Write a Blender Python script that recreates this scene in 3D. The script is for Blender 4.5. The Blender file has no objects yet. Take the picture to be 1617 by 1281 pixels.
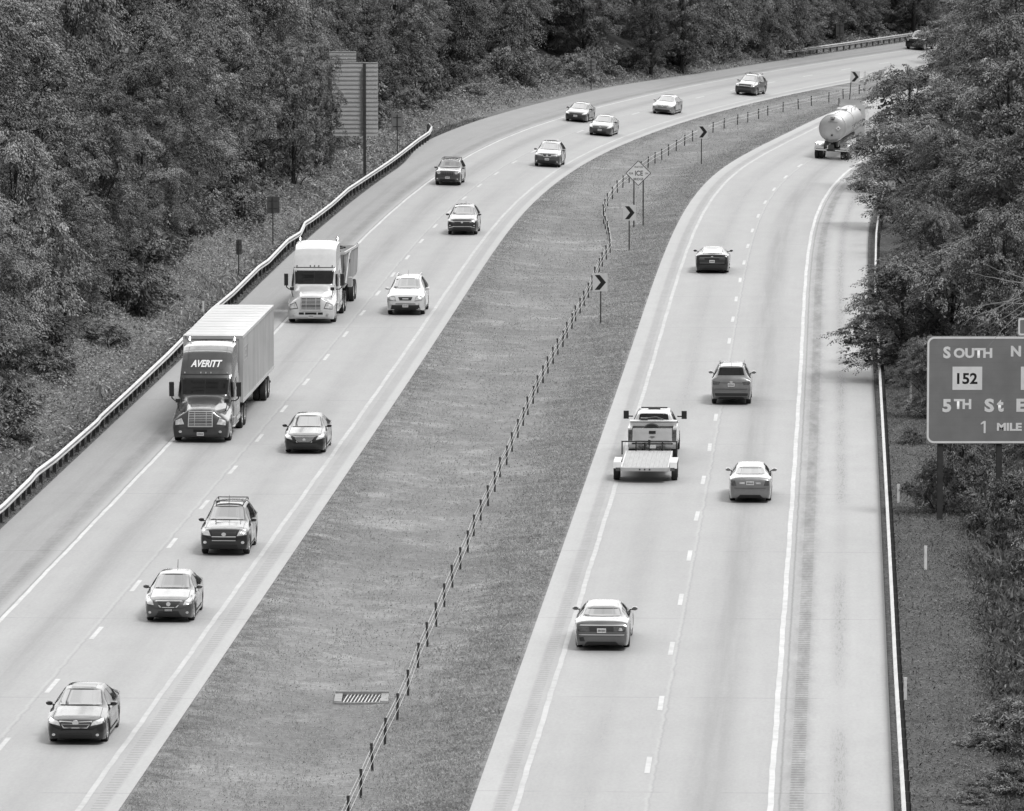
import bpy, math, random
import numpy as np
from mathutils import Vector, Matrix
from mathutils.bvhtree import BVHTree
random.seed(7)
R = math.radians
C = bpy.context.scene.collection

# ------------------------------------------------------------------ camera
FPX, PITCH, CAMH = 10100.0, .1035, 30.0          # focal length in photo pixels (1617 wide)
cam_data = bpy.data.cameras.new('camera')
cam_data.sensor_width = 36.0
cam_data.lens = 36.0 * FPX / 1617.0
cam_data.clip_start = 1.0
cam_data.clip_end = 6000.0
cam = bpy.data.objects.new('camera', cam_data)
C.objects.link(cam)
cam.location = (0, 0, CAMH)
cam.rotation_euler = (math.pi / 2 - PITCH, 0, 0)
bpy.context.scene.camera = cam

# ------------------------------------------------------------------ sky and sun
SUN_ELEV, SUN_AZ = 56.0, 140.0                    # azimuth measured from +Y towards +X
world = bpy.data.worlds.new('World')
bpy.context.scene.world = world
world.use_nodes = True
wn, wl = world.node_tree.nodes, world.node_tree.links
wn.clear()
w_out = wn.new('ShaderNodeOutputWorld')
w_bg = wn.new('ShaderNodeBackground')
w_sky = wn.new('ShaderNodeTexSky')
w_sky.sky_type = 'NISHITA'
w_sky.sun_disc = False
w_sky.sun_elevation = R(SUN_ELEV)
w_sky.sun_rotation = R(SUN_AZ)
w_bw = wn.new('ShaderNodeRGBToBW')
w_tc = wn.new('ShaderNodeTexCoord')
w_map = wn.new('ShaderNodeMapping')
w_map.inputs['Scale'].default_value = (1, 1, 2.2)
w_no = wn.new('ShaderNodeTexNoise')
w_no.inputs['Scale'].default_value = 6.5
w_no.inputs['Detail'].default_value = 7
w_no.inputs['Roughness'].default_value = .62
w_mr = wn.new('ShaderNodeMapRange')
w_mr.inputs['From Min'].default_value = .32
w_mr.inputs['From Max'].default_value = .46
w_cl = wn.new('ShaderNodeMapRange')
w_cl.inputs['From Min'].default_value = .3
w_cl.inputs['From Max'].default_value = .75
w_cl.inputs['To Min'].default_value = 22.0
w_cl.inputs['To Max'].default_value = 9.0
w_mix = wn.new('ShaderNodeMix')
w_mix.data_type = 'FLOAT'
wl.new(w_sky.outputs[0], w_bw.inputs[0])
wl.new(w_tc.outputs['Generated'], w_map.inputs[0])
wl.new(w_map.outputs[0], w_no.inputs['Vector'])
wl.new(w_no.outputs[0], w_mr.inputs['Value'])
wl.new(w_no.outputs[0], w_cl.inputs['Value'])
wl.new(w_mr.outputs[0], w_mix.inputs[0])
wl.new(w_bw.outputs[0], w_mix.inputs[2])
wl.new(w_cl.outputs[0], w_mix.inputs[3])
w_sep = wn.new('ShaderNodeSeparateXYZ')
wl.new(w_tc.outputs['Generated'], w_sep.inputs[0])
w_gr = wn.new('ShaderNodeMapRange')              # an overcast sky is darker towards the horizon
for q, v in (('From Min', 0.0), ('From Max', .50), ('To Min', .22), ('To Max', 1.45)): w_gr.inputs[q].default_value = v
wl.new(w_sep.outputs[2], w_gr.inputs['Value'])
w_mu = wn.new('ShaderNodeMath')
w_mu.operation = 'MULTIPLY'
wl.new(w_mix.outputs[0], w_mu.inputs[0])
w_gy = wn.new('ShaderNodeMapRange')              # extra brightness added to the northern sky for reflections on bonnets and roofs
for q, v in (('From Min', .0), ('From Max', .9), ('To Min', .62), ('To Max', 4.5)): w_gy.inputs[q].default_value = v
wl.new(w_sep.outputs[1], w_gy.inputs['Value'])
w_m2 = wn.new('ShaderNodeMath')
w_m2.operation = 'MULTIPLY'
wl.new(w_gr.outputs[0], w_m2.inputs[0])
wl.new(w_gy.outputs[0], w_m2.inputs[1])
wl.new(w_m2.outputs[0], w_mu.inputs[1])
wl.new(w_mu.outputs[0], w_bg.inputs[0])
w_bg.inputs['Strength'].default_value = .07
wl.new(w_bg.outputs[0], w_out.inputs[0])

sun_data = bpy.data.lights.new('sun', 'SUN')
sun_data.energy = 5.0
sun_data.angle = R(15)
sun_data.color = (1, 1, 1)
sun = bpy.data.objects.new('sun', sun_data)
C.objects.link(sun)
sd = Vector((math.sin(R(SUN_AZ)) * math.cos(R(SUN_ELEV)), math.cos(R(SUN_AZ)) * math.cos(R(SUN_ELEV)), math.sin(R(SUN_ELEV))))
sun.rotation_euler = sd.to_track_quat('Z', 'Y').to_euler()
sun.location = (40, 200, 120)
vs = bpy.context.scene.view_settings
vs.view_transform = 'Standard'
vs.look = 'None'
vs.exposure = -0.86
vs.gamma = 1.0

# ------------------------------------------------------------------ road geometry
def spline(knots, vals):
    k = np.array(knots, float); v = np.array(vals, float); n = len(k); h = np.diff(k)
    A = np.zeros((n, n)); b = np.zeros(n); A[0, 0] = A[-1, -1] = 1
    for i in range(1, n - 1):
        A[i, i-1] = h[i-1]; A[i, i] = 2 * (h[i-1] + h[i]); A[i, i+1] = h[i]
        b[i] = 6 * ((v[i+1] - v[i]) / h[i] - (v[i] - v[i-1]) / h[i-1])
    m = np.linalg.solve(A, b)
    def f(x):
        x = np.asarray(x, float); i = np.clip(np.searchsorted(k, x) - 1, 0, n - 2)
        xc = np.clip(x, k[0], k[-1]); a = xc - k[i]
        B = (v[i+1] - v[i]) / h[i] - h[i] * (2 * m[i] + m[i+1]) / 6
        y = v[i] + B * a + m[i] / 2 * a * a + (m[i+1] - m[i]) / (6 * h[i]) * a**3
        dy = B + m[i] * a + (m[i+1] - m[i]) / (2 * h[i]) * a * a
        return y + dy * (x - xc), dy
    return f
fL = spline([185, 260, 340, 400, 440, 480, 530, 580, 625], [-15.56, -11.7, -7.7, -4.59, -1.61, 3.02, 12.91, 27.88, 44.74])
fR = spline([180, 250, 320, 380, 420, 450, 490, 530, 570, 610, 660], [3.7, 7.34, 10.91, 14.03, 16.77, 19.92, 26.21, 33.86, 46.11, 60.75, 81.69])
def ss(a, b, x):
    t = np.clip((np.asarray(x, float) - a) / (b - a), 0, 1)
    return t * t * (3 - 2 * t)
def bankL(Y): return .08 * ss(395, 500, Y)
def bankR(Y): return .05 * ss(370, 450, Y)
def edgeL(Y): return 7.0 + 1.3 * ss(445, 475, Y) - 1.2 * ss(540, 575, Y)     # outer pavement edge, left carriageway
EIN = 4.8                                                                    # median-side pavement edge
ERT = 7.15                                                                   # outer pavement edge, right carriageway
_rng = np.random.RandomState(3)
_ph = _rng.rand(12, 3) * 6.28
def bumps(x, y):
    z = 0
    for i, (a, b, c) in enumerate(_ph):
        f = .05 * 1.45**i
        z = z + np.sin(x * f * math.cos(a) * 1.3 + y * f * math.sin(a) + b) / (1 + i)
    return z
def offs(x, Y):
    """lateral offsets from both dashed lines, metres, positive to the right"""
    xl, sl = fL(Y); xr, sr = fR(Y)
    # one correction step, since the normal from the point meets the curve at another Y
    def o(f, x0, s):
        n2 = 1 + s * s
        Yc = Y + (x - x0) * s / n2
        x1, s1 = f(Yc); n1 = np.sqrt(1 + s1 * s1)
        return ((x - x1) - (Y - Yc) * s1) / n1
    return o(fL, xl, sl), o(fR, xr, sr)
def tz(x, Y):
    """ground / pavement height"""
    x = np.asarray(x, float); Y = np.asarray(Y, float)
    ol, orr = offs(x, Y)
    bl, br = bankL(Y), bankR(Y)
    zl = -bl * ol; zr = -br * orr
    al = ol - EIN; ar = -EIN - orr
    t = np.clip(al / np.maximum(al + ar, .01), 0, 1)
    zm = (1 - t) * (-bl * EIN) + t * (br * EIN) - .38 * np.sin(math.pi * t)**1.2 + .03 * bumps(x * 3, Y * 3) * np.sin(math.pi * t)
    d = -ol - edgeL(Y)
    hill = .30 * np.maximum(d - 1.6, 0) + .22 * np.maximum(d - 6, 0)
    hill = 26 * (1 - np.exp(-hill / 26))
    zout = bl * edgeL(Y) * np.exp(-np.maximum(d, 0) / 6) + hill + .12 * bumps(x * 2, Y * 2) * np.clip((d - 1.4) / 3, 0, 1)
    e = orr - ERT
    zrt = -br * ERT * np.exp(-np.maximum(e, 0) / 6) - .45 * ss(2.0, 6, e) + .06 * bumps(x * 3, Y * 3) * np.clip((e - 1.5) / 3, 0, 1) + .12 * np.maximum(e - 30, 0)
    z = np.where(ol < EIN, zl, np.where(orr > -EIN, zr, zm))
    z = np.where(d > 0, zout, z)
    z = np.where(e > 0, zrt, z)
    return z
def ground(px, py, zrel=0.0):
    """world point seen at photo pixel (px, py) at a height zrel over the ground"""
    x = (px - 808.5) / FPX; y = -(py - 640.5) / FPX
    cp, sp = math.cos(PITCH), math.sin(PITCH)
    Yd = cp + y * sp; Zd = -sp + y * cp
    z = 0.0
    for _ in range(40):
        t = (z + zrel - CAMH) / Zd
        z = .5 * z + .5 * float(tz(x * t, Yd * t))
    return Vector((x * t, Yd * t, z))
def px_at(px, py, Y):
    """world point on the photo ray through (px, py) at distance Y"""
    x = (px - 808.5) / FPX; y = -(py - 640.5) / FPX
    cp, sp = math.cos(PITCH), math.sin(PITCH)
    t = Y / (cp + y * sp)
    return Vector((x * t, Y, CAMH + (-sp + y * cp) * t))
def proj(p):
    cp, sp = math.cos(PITCH), math.sin(PITCH)
    dy, dz = p[1], p[2] - CAMH
    dep = dy * cp - dz * sp; up = dy * sp + dz * cp
    return 808.5 + FPX * p[0] / dep, 640.5 - FPX * up / dep
def heading(side, Y):
    s = float((fL if side == 'L' else fR)(Y)[1])
    return math.atan2(1, s)          # angle of the road direction (away from the camera)
def rpt(side, Yb, off, dz=0.0):
    """point at lateral offset off from the dashed line of one carriageway"""
    x, s = (fL if side == 'L' else fR)(Yb); n = np.sqrt(1 + s * s)
    b = (bankL if side == 'L' else bankR)(Yb)
    return np.stack([x + off / n, Yb - off * s / n, -b * off + dz + 0 * x], -1)

# ------------------------------------------------------------------ object helpers
def tag(o, label=None, cat=None, group=None, kind=None):
    if label: o['label'] = label
    if cat: o['category'] = cat
    if group: o['group'] = group
    if kind: o['kind'] = kind
    return o
def thing(name, label, cat, loc=(0, 0, 0), rz=0.0, group=None):
    o = bpy.data.objects.new(name, None)
    C.objects.link(o)
    o.location = loc; o.rotation_euler = (0, 0, rz); o.empty_display_size = .3
    return tag(o, label, cat, group)
class MB:
    def __init__(s): s.v = []; s.f = []; s.m = []
    def add(s, vs, fs, m=0):
        b = len(s.v); s.v += [tuple(map(float, q)) for q in vs]
        s.f += [tuple(b + i for i in f) for f in fs]; s.m += [m] * len(fs); return s
    def box(s, x0, x1, y0, y1, z0, z1, m=0):
        return s.add([(x0,y0,z0),(x1,y0,z0),(x1,y1,z0),(x0,y1,z0),(x0,y0,z1),(x1,y0,z1),(x1,y1,z1),(x0,y1,z1)],
                     [(0,3,2,1),(4,5,6,7),(0,1,5,4),(1,2,6,5),(2,3,7,6),(3,0,4,7)], m)
    def quadbox(s, q, t, m=0):
        """prism from a planar quad/polygon q pushed by vector t"""
        n = len(q); t = Vector(t); a = [Vector(p) for p in q]; b = [p + t for p in a]
        return s.add(a + b, [tuple(range(n))[::-1], tuple(range(n, 2*n))] + [(i, (i+1) % n, n + (i+1) % n, n + i) for i in range(n)], m)
    def cyl(s, a, b, r0, r1=None, n=12, m=0, caps=True):
        a = Vector(a); b = Vector(b); r1 = r0 if r1 is None else r1
        d = (b - a).normalized(); u = d.orthogonal().normalized(); w = d.cross(u)
        vs = []
        for c, r in ((a, r0), (b, r1)):
            for i in range(n):
                t = 2 * math.pi * i / n; vs.append(c + r * (math.cos(t) * u + math.sin(t) * w))
        fs = [(i, (i+1) % n, n + (i+1) % n, n + i) for i in range(n)]
        if caps: fs += [tuple(range(n))[::-1], tuple(range(n, 2*n))]
        return s.add(vs, fs, m)
    def tube(s, path, r, n=6, m=0):
        P = [Vector(p) for p in path]; vs = []
        for i, p in enumerate(P):
            d = (P[min(i+1, len(P)-1)] - P[max(i-1, 0)]).normalized()
            u = d.cross(Vector((0, 0, 1)))
            u = u.normalized() if u.length > 1e-3 else Vector((1, 0, 0)); w = u.cross(d)
            rr = r[i] if hasattr(r, '__len__') else r
            for k in range(n):
                t = 2 * math.pi * k / n; vs.append(p + rr * (math.cos(t) * u + math.sin(t) * w))
        fs = [(i*n + k, i*n + (k+1) % n, (i+1)*n + (k+1) % n, (i+1)*n + k) for i in range(len(P)-1) for k in range(n)]
        fs += [tuple(range(n)), tuple(range((len(P)-1)*n, len(P)*n))[::-1]]
        return s.add(vs, fs, m)
    def lathe(s, prof, n=24, axis='Y', c=(0, 0, 0), m=0):
        """profile (radius, along axis) closed loop turned about an axis"""
        vs = []; k = len(prof)
        for i in range(n):
            t = 2 * math.pi * i / n; ct, st = math.cos(t), math.sin(t)
            for r, a in prof:
                vs.append((c[0] + r*ct, c[1] + a, c[2] + r*st) if axis == 'Y' else
                          (c[0] + a, c[1] + r*ct, c[2] + r*st) if axis == 'X' else (c[0] + r*ct, c[1] + r*st, c[2] + a))
        fs = [(i*k + j, i*k + (j+1) % k, ((i+1) % n)*k + (j+1) % k, ((i+1) % n)*k + j) for i in range(n) for j in range(k)]
        return s.add(vs, fs, m)
    def build(s, name, mats, parent=None, smooth=None, loc=None):
        me = bpy.data.meshes.new(name)
        me.from_pydata(s.v, [], s.f)
        mats = mats if isinstance(mats, (list, tuple)) else [mats]
        for q in mats: me.materials.append(q)
        if len(mats) > 1: me.polygons.foreach_set('material_index', s.m)
        if smooth is not None:
            me.polygons.foreach_set('use_smooth', [True] * len(me.polygons))
            me.set_sharp_from_angle(angle=R(smooth))
        me.update()
        o = bpy.data.objects.new(name, me); C.objects.link(o)
        if parent: o.parent = parent
        if loc is not None: o.location = loc
        return o
def np_mesh(name, V, Fq, mat, parent=None, attrs=None, smooth=False):
    """V (n,3), Fq (m,k) faces all with k corners"""
    me = bpy.data.meshes.new(name); V = np.asarray(V, np.float32); Fq = np.asarray(Fq, np.int32)
    me.vertices.add(len(V)); me.vertices.foreach_set('co', V.ravel())
    m, k = Fq.shape
    me.loops.add(m * k); me.loops.foreach_set('vertex_index', Fq.ravel())
    me.polygons.add(m); me.polygons.foreach_set('loop_start', np.arange(m, dtype=np.int32) * k)
    me.polygons.foreach_set('use_smooth', np.full(m, bool(smooth)))
    for nm, dom, data in (attrs or []):
        a = me.attributes.new(nm, 'FLOAT', dom); a.data.foreach_set('value', np.asarray(data, np.float32))
    me.update(calc_edges=True)
    me.materials.append(mat)
    o = bpy.data.objects.new(name, me); C.objects.link(o)
    if parent: o.parent = parent
    return o
def dup(o, parent=None):
    c = o.copy(); C.objects.link(c)
    if parent: c.parent = parent
    for ch in o.children: dup(ch, c)
    return c

# ------------------------------------------------------------------ materials
class NT:
    """small helper that wires math nodes"""
    def __init__(s, name):
        s.mat = bpy.data.materials.new(name); s.mat.use_nodes = True
        s.n = s.mat.node_tree.nodes; s.l = s.mat.node_tree.links
        s.b = s.n['Principled BSDF']
    def put(s, v, sock):
        if isinstance(v, (int, float)): sock.default_value = v
        else: s.l.new(v, sock)
    def m(s, op, a, b=0.0, c=0.0):
        n = s.n.new('ShaderNodeMath'); n.operation = op
        for i, v in enumerate((a, b, c)): s.put(v, n.inputs[i])
        return n.outputs[0]
    def add(s, a, b): return s.m('ADD', a, b)
    def mul(s, a, b): return s.m('MULTIPLY', a, b)
    def noise(s, vec, scale, detail=3, rough=.55):
        n = s.n.new('ShaderNodeTexNoise'); n.inputs['Scale'].default_value = scale
        n.inputs['Detail'].default_value = detail; n.inputs['Roughness'].default_value = rough
        if vec is not None: s.l.new(vec, n.inputs['Vector'])
        return n.outputs[0]
    def xyz(s, x, y, z=0.0):
        n = s.n.new('ShaderNodeCombineXYZ')
        for i, v in enumerate((x, y, z)): s.put(v, n.inputs[i])
        return n.outputs[0]
    def ramp(s, v, a, b, c=0.0, d=1.0, smooth=True):
        n = s.n.new('ShaderNodeMapRange'); n.interpolation_type = 'SMOOTHSTEP' if smooth else 'LINEAR'
        s.put(v, n.inputs['Value'])
        for k, q in (('From Min', a), ('From Max', b), ('To Min', c), ('To Max', d)): n.inputs[k].default_value = q
        return n.outputs[0]
    def band(s, v, a, b, e=.08):
        return s.mul(s.ramp(v, a - e, a + e), s.ramp(v, b - e, b + e, 1, 0))
    def bell(s, v, c, w):
        t = s.m('DIVIDE', s.m('SUBTRACT', v, c), w)
        return s.m('POWER', 2.718, s.mul(s.mul(t, t), -1.0))
    def attr(s, name):
        n = s.n.new('ShaderNodeAttribute'); n.attribute_name = name
        return n.outputs['Fac']
    def geo(s, k): return s.n.new('ShaderNodeNewGeometry').outputs[k]
    def obj(s, k='Object'): return s.n.new('ShaderNodeTexCoord').outputs[k]
    def sep(s, v):
        n = s.n.new('ShaderNodeSeparateXYZ'); s.l.new(v, n.inputs[0]); return n.outputs
    def bump(s, h, strength, dist):
        n = s.n.new('ShaderNodeBump'); n.inputs['Strength'].default_value = strength
        n.inputs['Distance'].default_value = dist; s.l.new(h, n.inputs['Height'])
        s.l.new(n.outputs[0], s.b.inputs['Normal'])
    def grey(s, v): s.put3(v, s.b.inputs['Base Color'])
    def put3(s, v, sock):
        if isinstance(v, (int, float)): sock.default_value = (v, v, v, 1)
        else: s.l.new(v, sock)
    def rough(s, v): s.put(v, s.b.inputs['Roughness'])
def simple(name, g, rough=.5, metal=0.0, coat=0.0, var=.12, scale=3.0, ior=1.45):
    t = NT(name)
    if var:
        n = t.noise(t.obj(), scale, 4)
        t.grey(t.mul(t.ramp(n, .3, .7, 1 - var, 1 + var, False), g))
    else: t.grey(g)
    t.rough(rough); t.b.inputs['Metallic'].default_value = metal
    t.b.inputs['Coat Weight'].default_value = coat; t.b.inputs['IOR'].default_value = ior
    t.b.inputs['Coat Roughness'].default_value = .04
    return t.mat
def paint(name, g, metal=.0, rough=.35):
    t = NT(name)
    n = t.noise(t.obj(), 2.5, 5, .6)
    z = t.sep(t.obj())[2]
    t.grey(t.mul(t.ramp(n, .3, .7, .93, 1.06, False), g))
    t.rough(t.add(t.ramp(n, .4, .7, rough, rough + .12, False), 0))
    t.b.inputs['Metallic'].default_value = metal
    t.b.inputs['Coat Weight'].default_value = 1.0; t.b.inputs['Coat Roughness'].default_value = .06
    t.b.inputs['Coat IOR'].default_value = 1.5
    t.b.inputs['Specular IOR Level'].default_value = .12 if metal < .2 else .4
    return t.mat
M = {}
M['black'] = simple('black_plastic', .02, .55)
M['dark'] = simple('dark_grey_plastic', .045, .5)
M['seam'] = simple('body_seam', .008, .7, var=0)
M['tyre'] = simple('tyre_rubber', .022, .8)
M['rim'] = simple('alloy_rim', .5, .3, .6)
M['chrome'] = simple('chrome_trim', .75, .14, 1.0, var=.05)
M['plate'] = simple('licence_plate', .6, .4, var=.25, scale=18)
M['lamp'] = simple('headlight_lens', .50, .12, .25, 1.0, var=.35, scale=9)
M['tail'] = simple('tail_light_lens', .06, .1, 0, 1.0, var=.4, scale=9)
M['glass'] = simple('window_glass', .012, .03, 0, 1.0, var=.5, scale=4, ior=2.7)
M['sideglass'] = simple('side_window_glass', .006, .05, 0, .0, var=.4, scale=4, ior=1.5)
M['steel'] = simple('galvanised_steel', .44, .42, .25, var=.16, scale=1.2)
M['steel_dark'] = simple('weathered_steel', .075, .6, .2, var=.25, scale=2)
M['postwood'] = simple('rusty_post_steel', .035, .7, 0, var=.3, scale=3)
M['signwhite'] = simple('white_sheeting', .72, .45, var=.06, scale=3)
M['chevron'] = simple('chevron_sheeting', .54, .45, var=.06, scale=3)
M['signblack'] = simple('black_sheeting', .012, .5, var=0)
M['alu'] = simple('aluminium_sign_back', .20, .5, .3, var=.1, scale=1.5)
M['alu_light'] = simple('aluminium_panel', .50, .5, .3, var=.08, scale=.8)
M['white'] = simple('white_marker', .7, .5, var=.1)
M['concrete'] = simple('drain_concrete', .24, .8, var=.2, scale=4)
M['hole'] = simple('drain_pit_shade', .01, .9, var=0)
# ------------------------------------------------------------------ pavement
def road_material(name, side):
    t = NT(name)
    u, v = t.attr('ru'), t.attr('rv')
    uv = t.xyz(u, v)
    stain = t.noise(t.xyz(t.mul(u, .03), t.mul(v, .9), 3.0), 1.0, 5, .6)
    mott = t.noise(t.xyz(t.mul(u, .35), t.mul(v, .8), 9.0), 1.0, 5, .65)
    fine = t.noise(t.xyz(t.mul(u, 3.0), t.mul(v, 9.0)), 1.0, 2, .7)
    c = t.mul(t.ramp(stain, .3, .7, .95, 1.04, False), t.ramp(fine, .2, .8, .93, 1.07, False))
    c = t.mul(c, t.ramp(mott, .3, .7, .96, 1.04, False))
    def dark(c, f, amt):       # f 0..1 mask
        return t.mul(c, t.m('SUBTRACT', 1.0, t.mul(f, amt)))
    brk = t.ramp(t.noise(t.xyz(t.mul(u, .05), t.mul(v, 2.0), 5.0), 1.0, 4, .6), .35, .65)
    lanes = ((-1.83, .20 if side == 'L' else .08), (1.83, .09 if side == 'L' else .22))
    for cc, amt in lanes:
        c = dark(c, t.mul(t.bell(v, cc, .62), t.add(t.mul(brk, .5), .6)), amt)
    # longitudinal joint beside the dashes, wandering
    wob = t.mul(t.m('SUBTRACT', t.noise(t.xyz(t.mul(u, .45), 0.0, 2.0), 1.0, 4, .75), .5), .35)
    vj = t.add(v, wob)
    c = dark(c, t.bell(vj, -.16 if side == 'L' else .24, .035), .12)
    c = t.mul(c, t.add(1.0, t.mul(t.bell(vj, -.26 if side == 'L' else .16, .05), .10)))
    # outer edge line joint
    c = dark(c, t.bell(t.add(v, t.mul(wob, .4)), -3.78 if side == 'L' else 3.92, .035), .3)
    # transverse joints
    uj = t.m('FRACT', t.m('DIVIDE', t.add(u, t.mul(wob, .6)), 18.3))
    c = dark(c, t.mul(t.band(uj, .0, .006, .002), t.ramp(t.noise(t.xyz(t.mul(u, .1), t.mul(v, .4)), 1.0, 2), .4, .55)), .20)
    # saw-cut ribs of the rumble strips
    rib = t.ramp(t.m('SINE', t.mul(u, 2 * math.pi / .46)), -.3, .5)
    def rumble(c, a, b, amt, dirt):
        d2 = t.ramp(t.noise(t.xyz(t.mul(u, .30), t.mul(v, 1.5), 7.0), 1.0, 5, .75), .25, .70)
        c = dark(c, t.mul(t.band(v, a, b, .02), rib), amt)
        return dark(c, t.mul(t.bell(v, (a + b) / 2, .38), d2), dirt)
    if side == 'L':
        c = rumble(c, -4.78, -4.28, .16, .26)
        c = rumble(c, 3.98, 4.36, .17, .03)
        c = t.mul(c, t.ramp(v, 4.38, 4.46, 1.0, 1.12))
        c = dark(c, t.mul(t.ramp(v, -4.2, -3.9, 1, 0), 1.0), .18)
        c = dark(c, t.mul(t.bell(v, -5.6, .5), brk), .13)
    else:
        c = rumble(c, 4.20, 4.60, .30, .42)
        c = rumble(c, -4.12, -3.80, .14, .12)
        c = t.mul(c, t.ramp(v, -4.22, -4.14, 1.12, 1.0))
        c = t.mul(c, t.ramp(v, 4.6, 4.75, 1.0, 1.07))
        # crazed, dirty seam along the shoulder and in the left lane
        for vc, w, am, rg in ((5.60, .20, .42, (.50, .62)), (-1.55, .16, .26, (.54, .62))):
            cr = t.ramp(t.noise(t.xyz(t.mul(u, 1.1), t.mul(v, 16.0), vc), 1.0, 7, .85), rg[0], rg[1])
            far = t.ramp(t.noise(t.xyz(t.mul(u, .04), 0.0, vc + 2), 1.0, 2), .38, .52)
            c = dark(c, t.mul(t.mul(t.bell(v, vc, w), cr), far), am)
            c = dark(c, t.mul(t.bell(v, vc, w * 1.4), t.add(t.mul(far, .6), .4)), .17 if vc > 0 else .04)
        blotch = t.ramp(t.noise(t.xyz(t.mul(u, .16), t.mul(v, .25), 4.0), 1.0, 4, .7), .45, .7)
        c = dark(c, t.mul(t.band(v, 5.9, 7.2, .3), blotch), .05)  # patchy darker tone along the outer shoulder
        c = dark(c, t.bell(v, 7.12, .06), .4)
    # small scattered cracks and spots
    sp = t.ramp(t.noise(t.xyz(t.mul(u, 1.6), t.mul(v, 3.0), 12.0), 1.0, 4, .7), .72, .76)
    c = dark(c, sp, .15)
    t.grey(t.mul(c, .315))
    t.rough(.82)
    t.b.inputs['Specular IOR Level'].default_value = .3
    return t.mat
YB = np.concatenate([np.arange(90, 720, 1.5), np.arange(720, 1000, 20)])
def arc(side):
    f = fL if side == 'L' else fR
    P = np.stack([f(YB)[0], YB], 1)
    return np.concatenate([[0], np.cumsum(np.hypot(*np.diff(P, axis=0).T))])
ARC = {'L': arc('L'), 'R': arc('R')}
def road(side):
    cols = np.linspace(0, 1, 26)
    V, U, W = [], [], []
    for j, c in enumerate(cols):
        lo = -edgeL(YB) if side == 'L' else -EIN + 0 * YB
        hi = EIN + 0 * YB if side == 'L' else ERT + 0 * YB
        off = lo + (hi - lo) * c
        V.append(rpt(side, YB, off)); U.append(ARC[side]); W.append(off)
    V = np.array(V); n, m = V.shape[:2]
    U = np.array(U).ravel(); W = np.array(W).ravel(); V = V.reshape(-1, 3)
    i, j = np.meshgrid(np.arange(n - 1), np.arange(m - 1), indexing='ij'); a = (i * m + j).ravel()
    F = np.stack([a, a + m, a + m + 1, a + 1], 1)
    # slab edges
    Vb = V.copy(); Vb[:, 2] -= .25; k = len(V)
    for r in (0, n - 1):
        b = r * m + np.arange(m - 1)
        F = np.concatenate([F, np.stack([b, b + 1, b + 1 + k, b + k], 1)])
    V = np.concatenate([V, Vb]); U = np.concatenate([U, U]); W = np.concatenate([W, W])
    o = np_mesh('road', V, F, road_material('concrete_pavement_' + ('southbound' if side == 'L' else 'northbound'), side),
                attrs=[('ru', 'POINT', U), ('rv', 'POINT', W)])
    return tag(o, kind='structure')
road('L'); road('R')

def marking_material(name, g):
    t = NT(name)
    n = t.noise(t.obj(), 1.6, 6, .7); n2 = t.noise(t.obj(), .25, 3)
    t.grey(t.mul(t.mul(t.ramp(n, .35, .6, .84, 1.02), t.ramp(n2, .3, .7, .9, 1.05)), g)); t.rough(.6)
    return t.mat
MK = marking_material('white_road_paint', .44)
MKY = marking_material('worn_yellow_road_paint', .365)
def strip(parts, name, mat):
    V, F = [], []
    for side, y0, y1, off, w in parts:
        n = max(2, int((y1 - y0) / 1.5) + 1); Y = np.linspace(y0, y1, n)
        wob = .012 * np.sin(Y * 1.7 + off) + .01 * np.sin(Y * .43)
        a = rpt(side, Y, off - w / 2 + wob, .006); b = rpt(side, Y, off + w / 2 + wob, .006); k = len(V)
        V += list(a) + list(b)
        F += [(k + i, k + n + i, k + n + i + 1, k + i + 1) for i in range(n - 1)]
    return tag(np_mesh(name, np.array(V), np.array(F), mat), kind='structure')
def yb_at(side, s): return float(np.interp(s, ARC[side], YB))
parts = [('L', 100, 900, -3.66, .15), ('R', 100, 900, 3.66, .17)]
for side, y0 in (('L', 190.0), ('R', 186.3)):
    s0 = float(np.interp(y0, YB, ARC[side]))
    for k in range(-7, 42):
        s = s0 + 12.19 * k
        parts.append((side, yb_at(side, s - 1.5), yb_at(side, s + 1.5), 0.0, .16))
strip(parts, 'lane_markings', MK)
strip([('L', 100, 900, 3.66, .17), ('R', 100, 900, -3.53, .17)], 'median_edge_lines', MKY)

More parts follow.
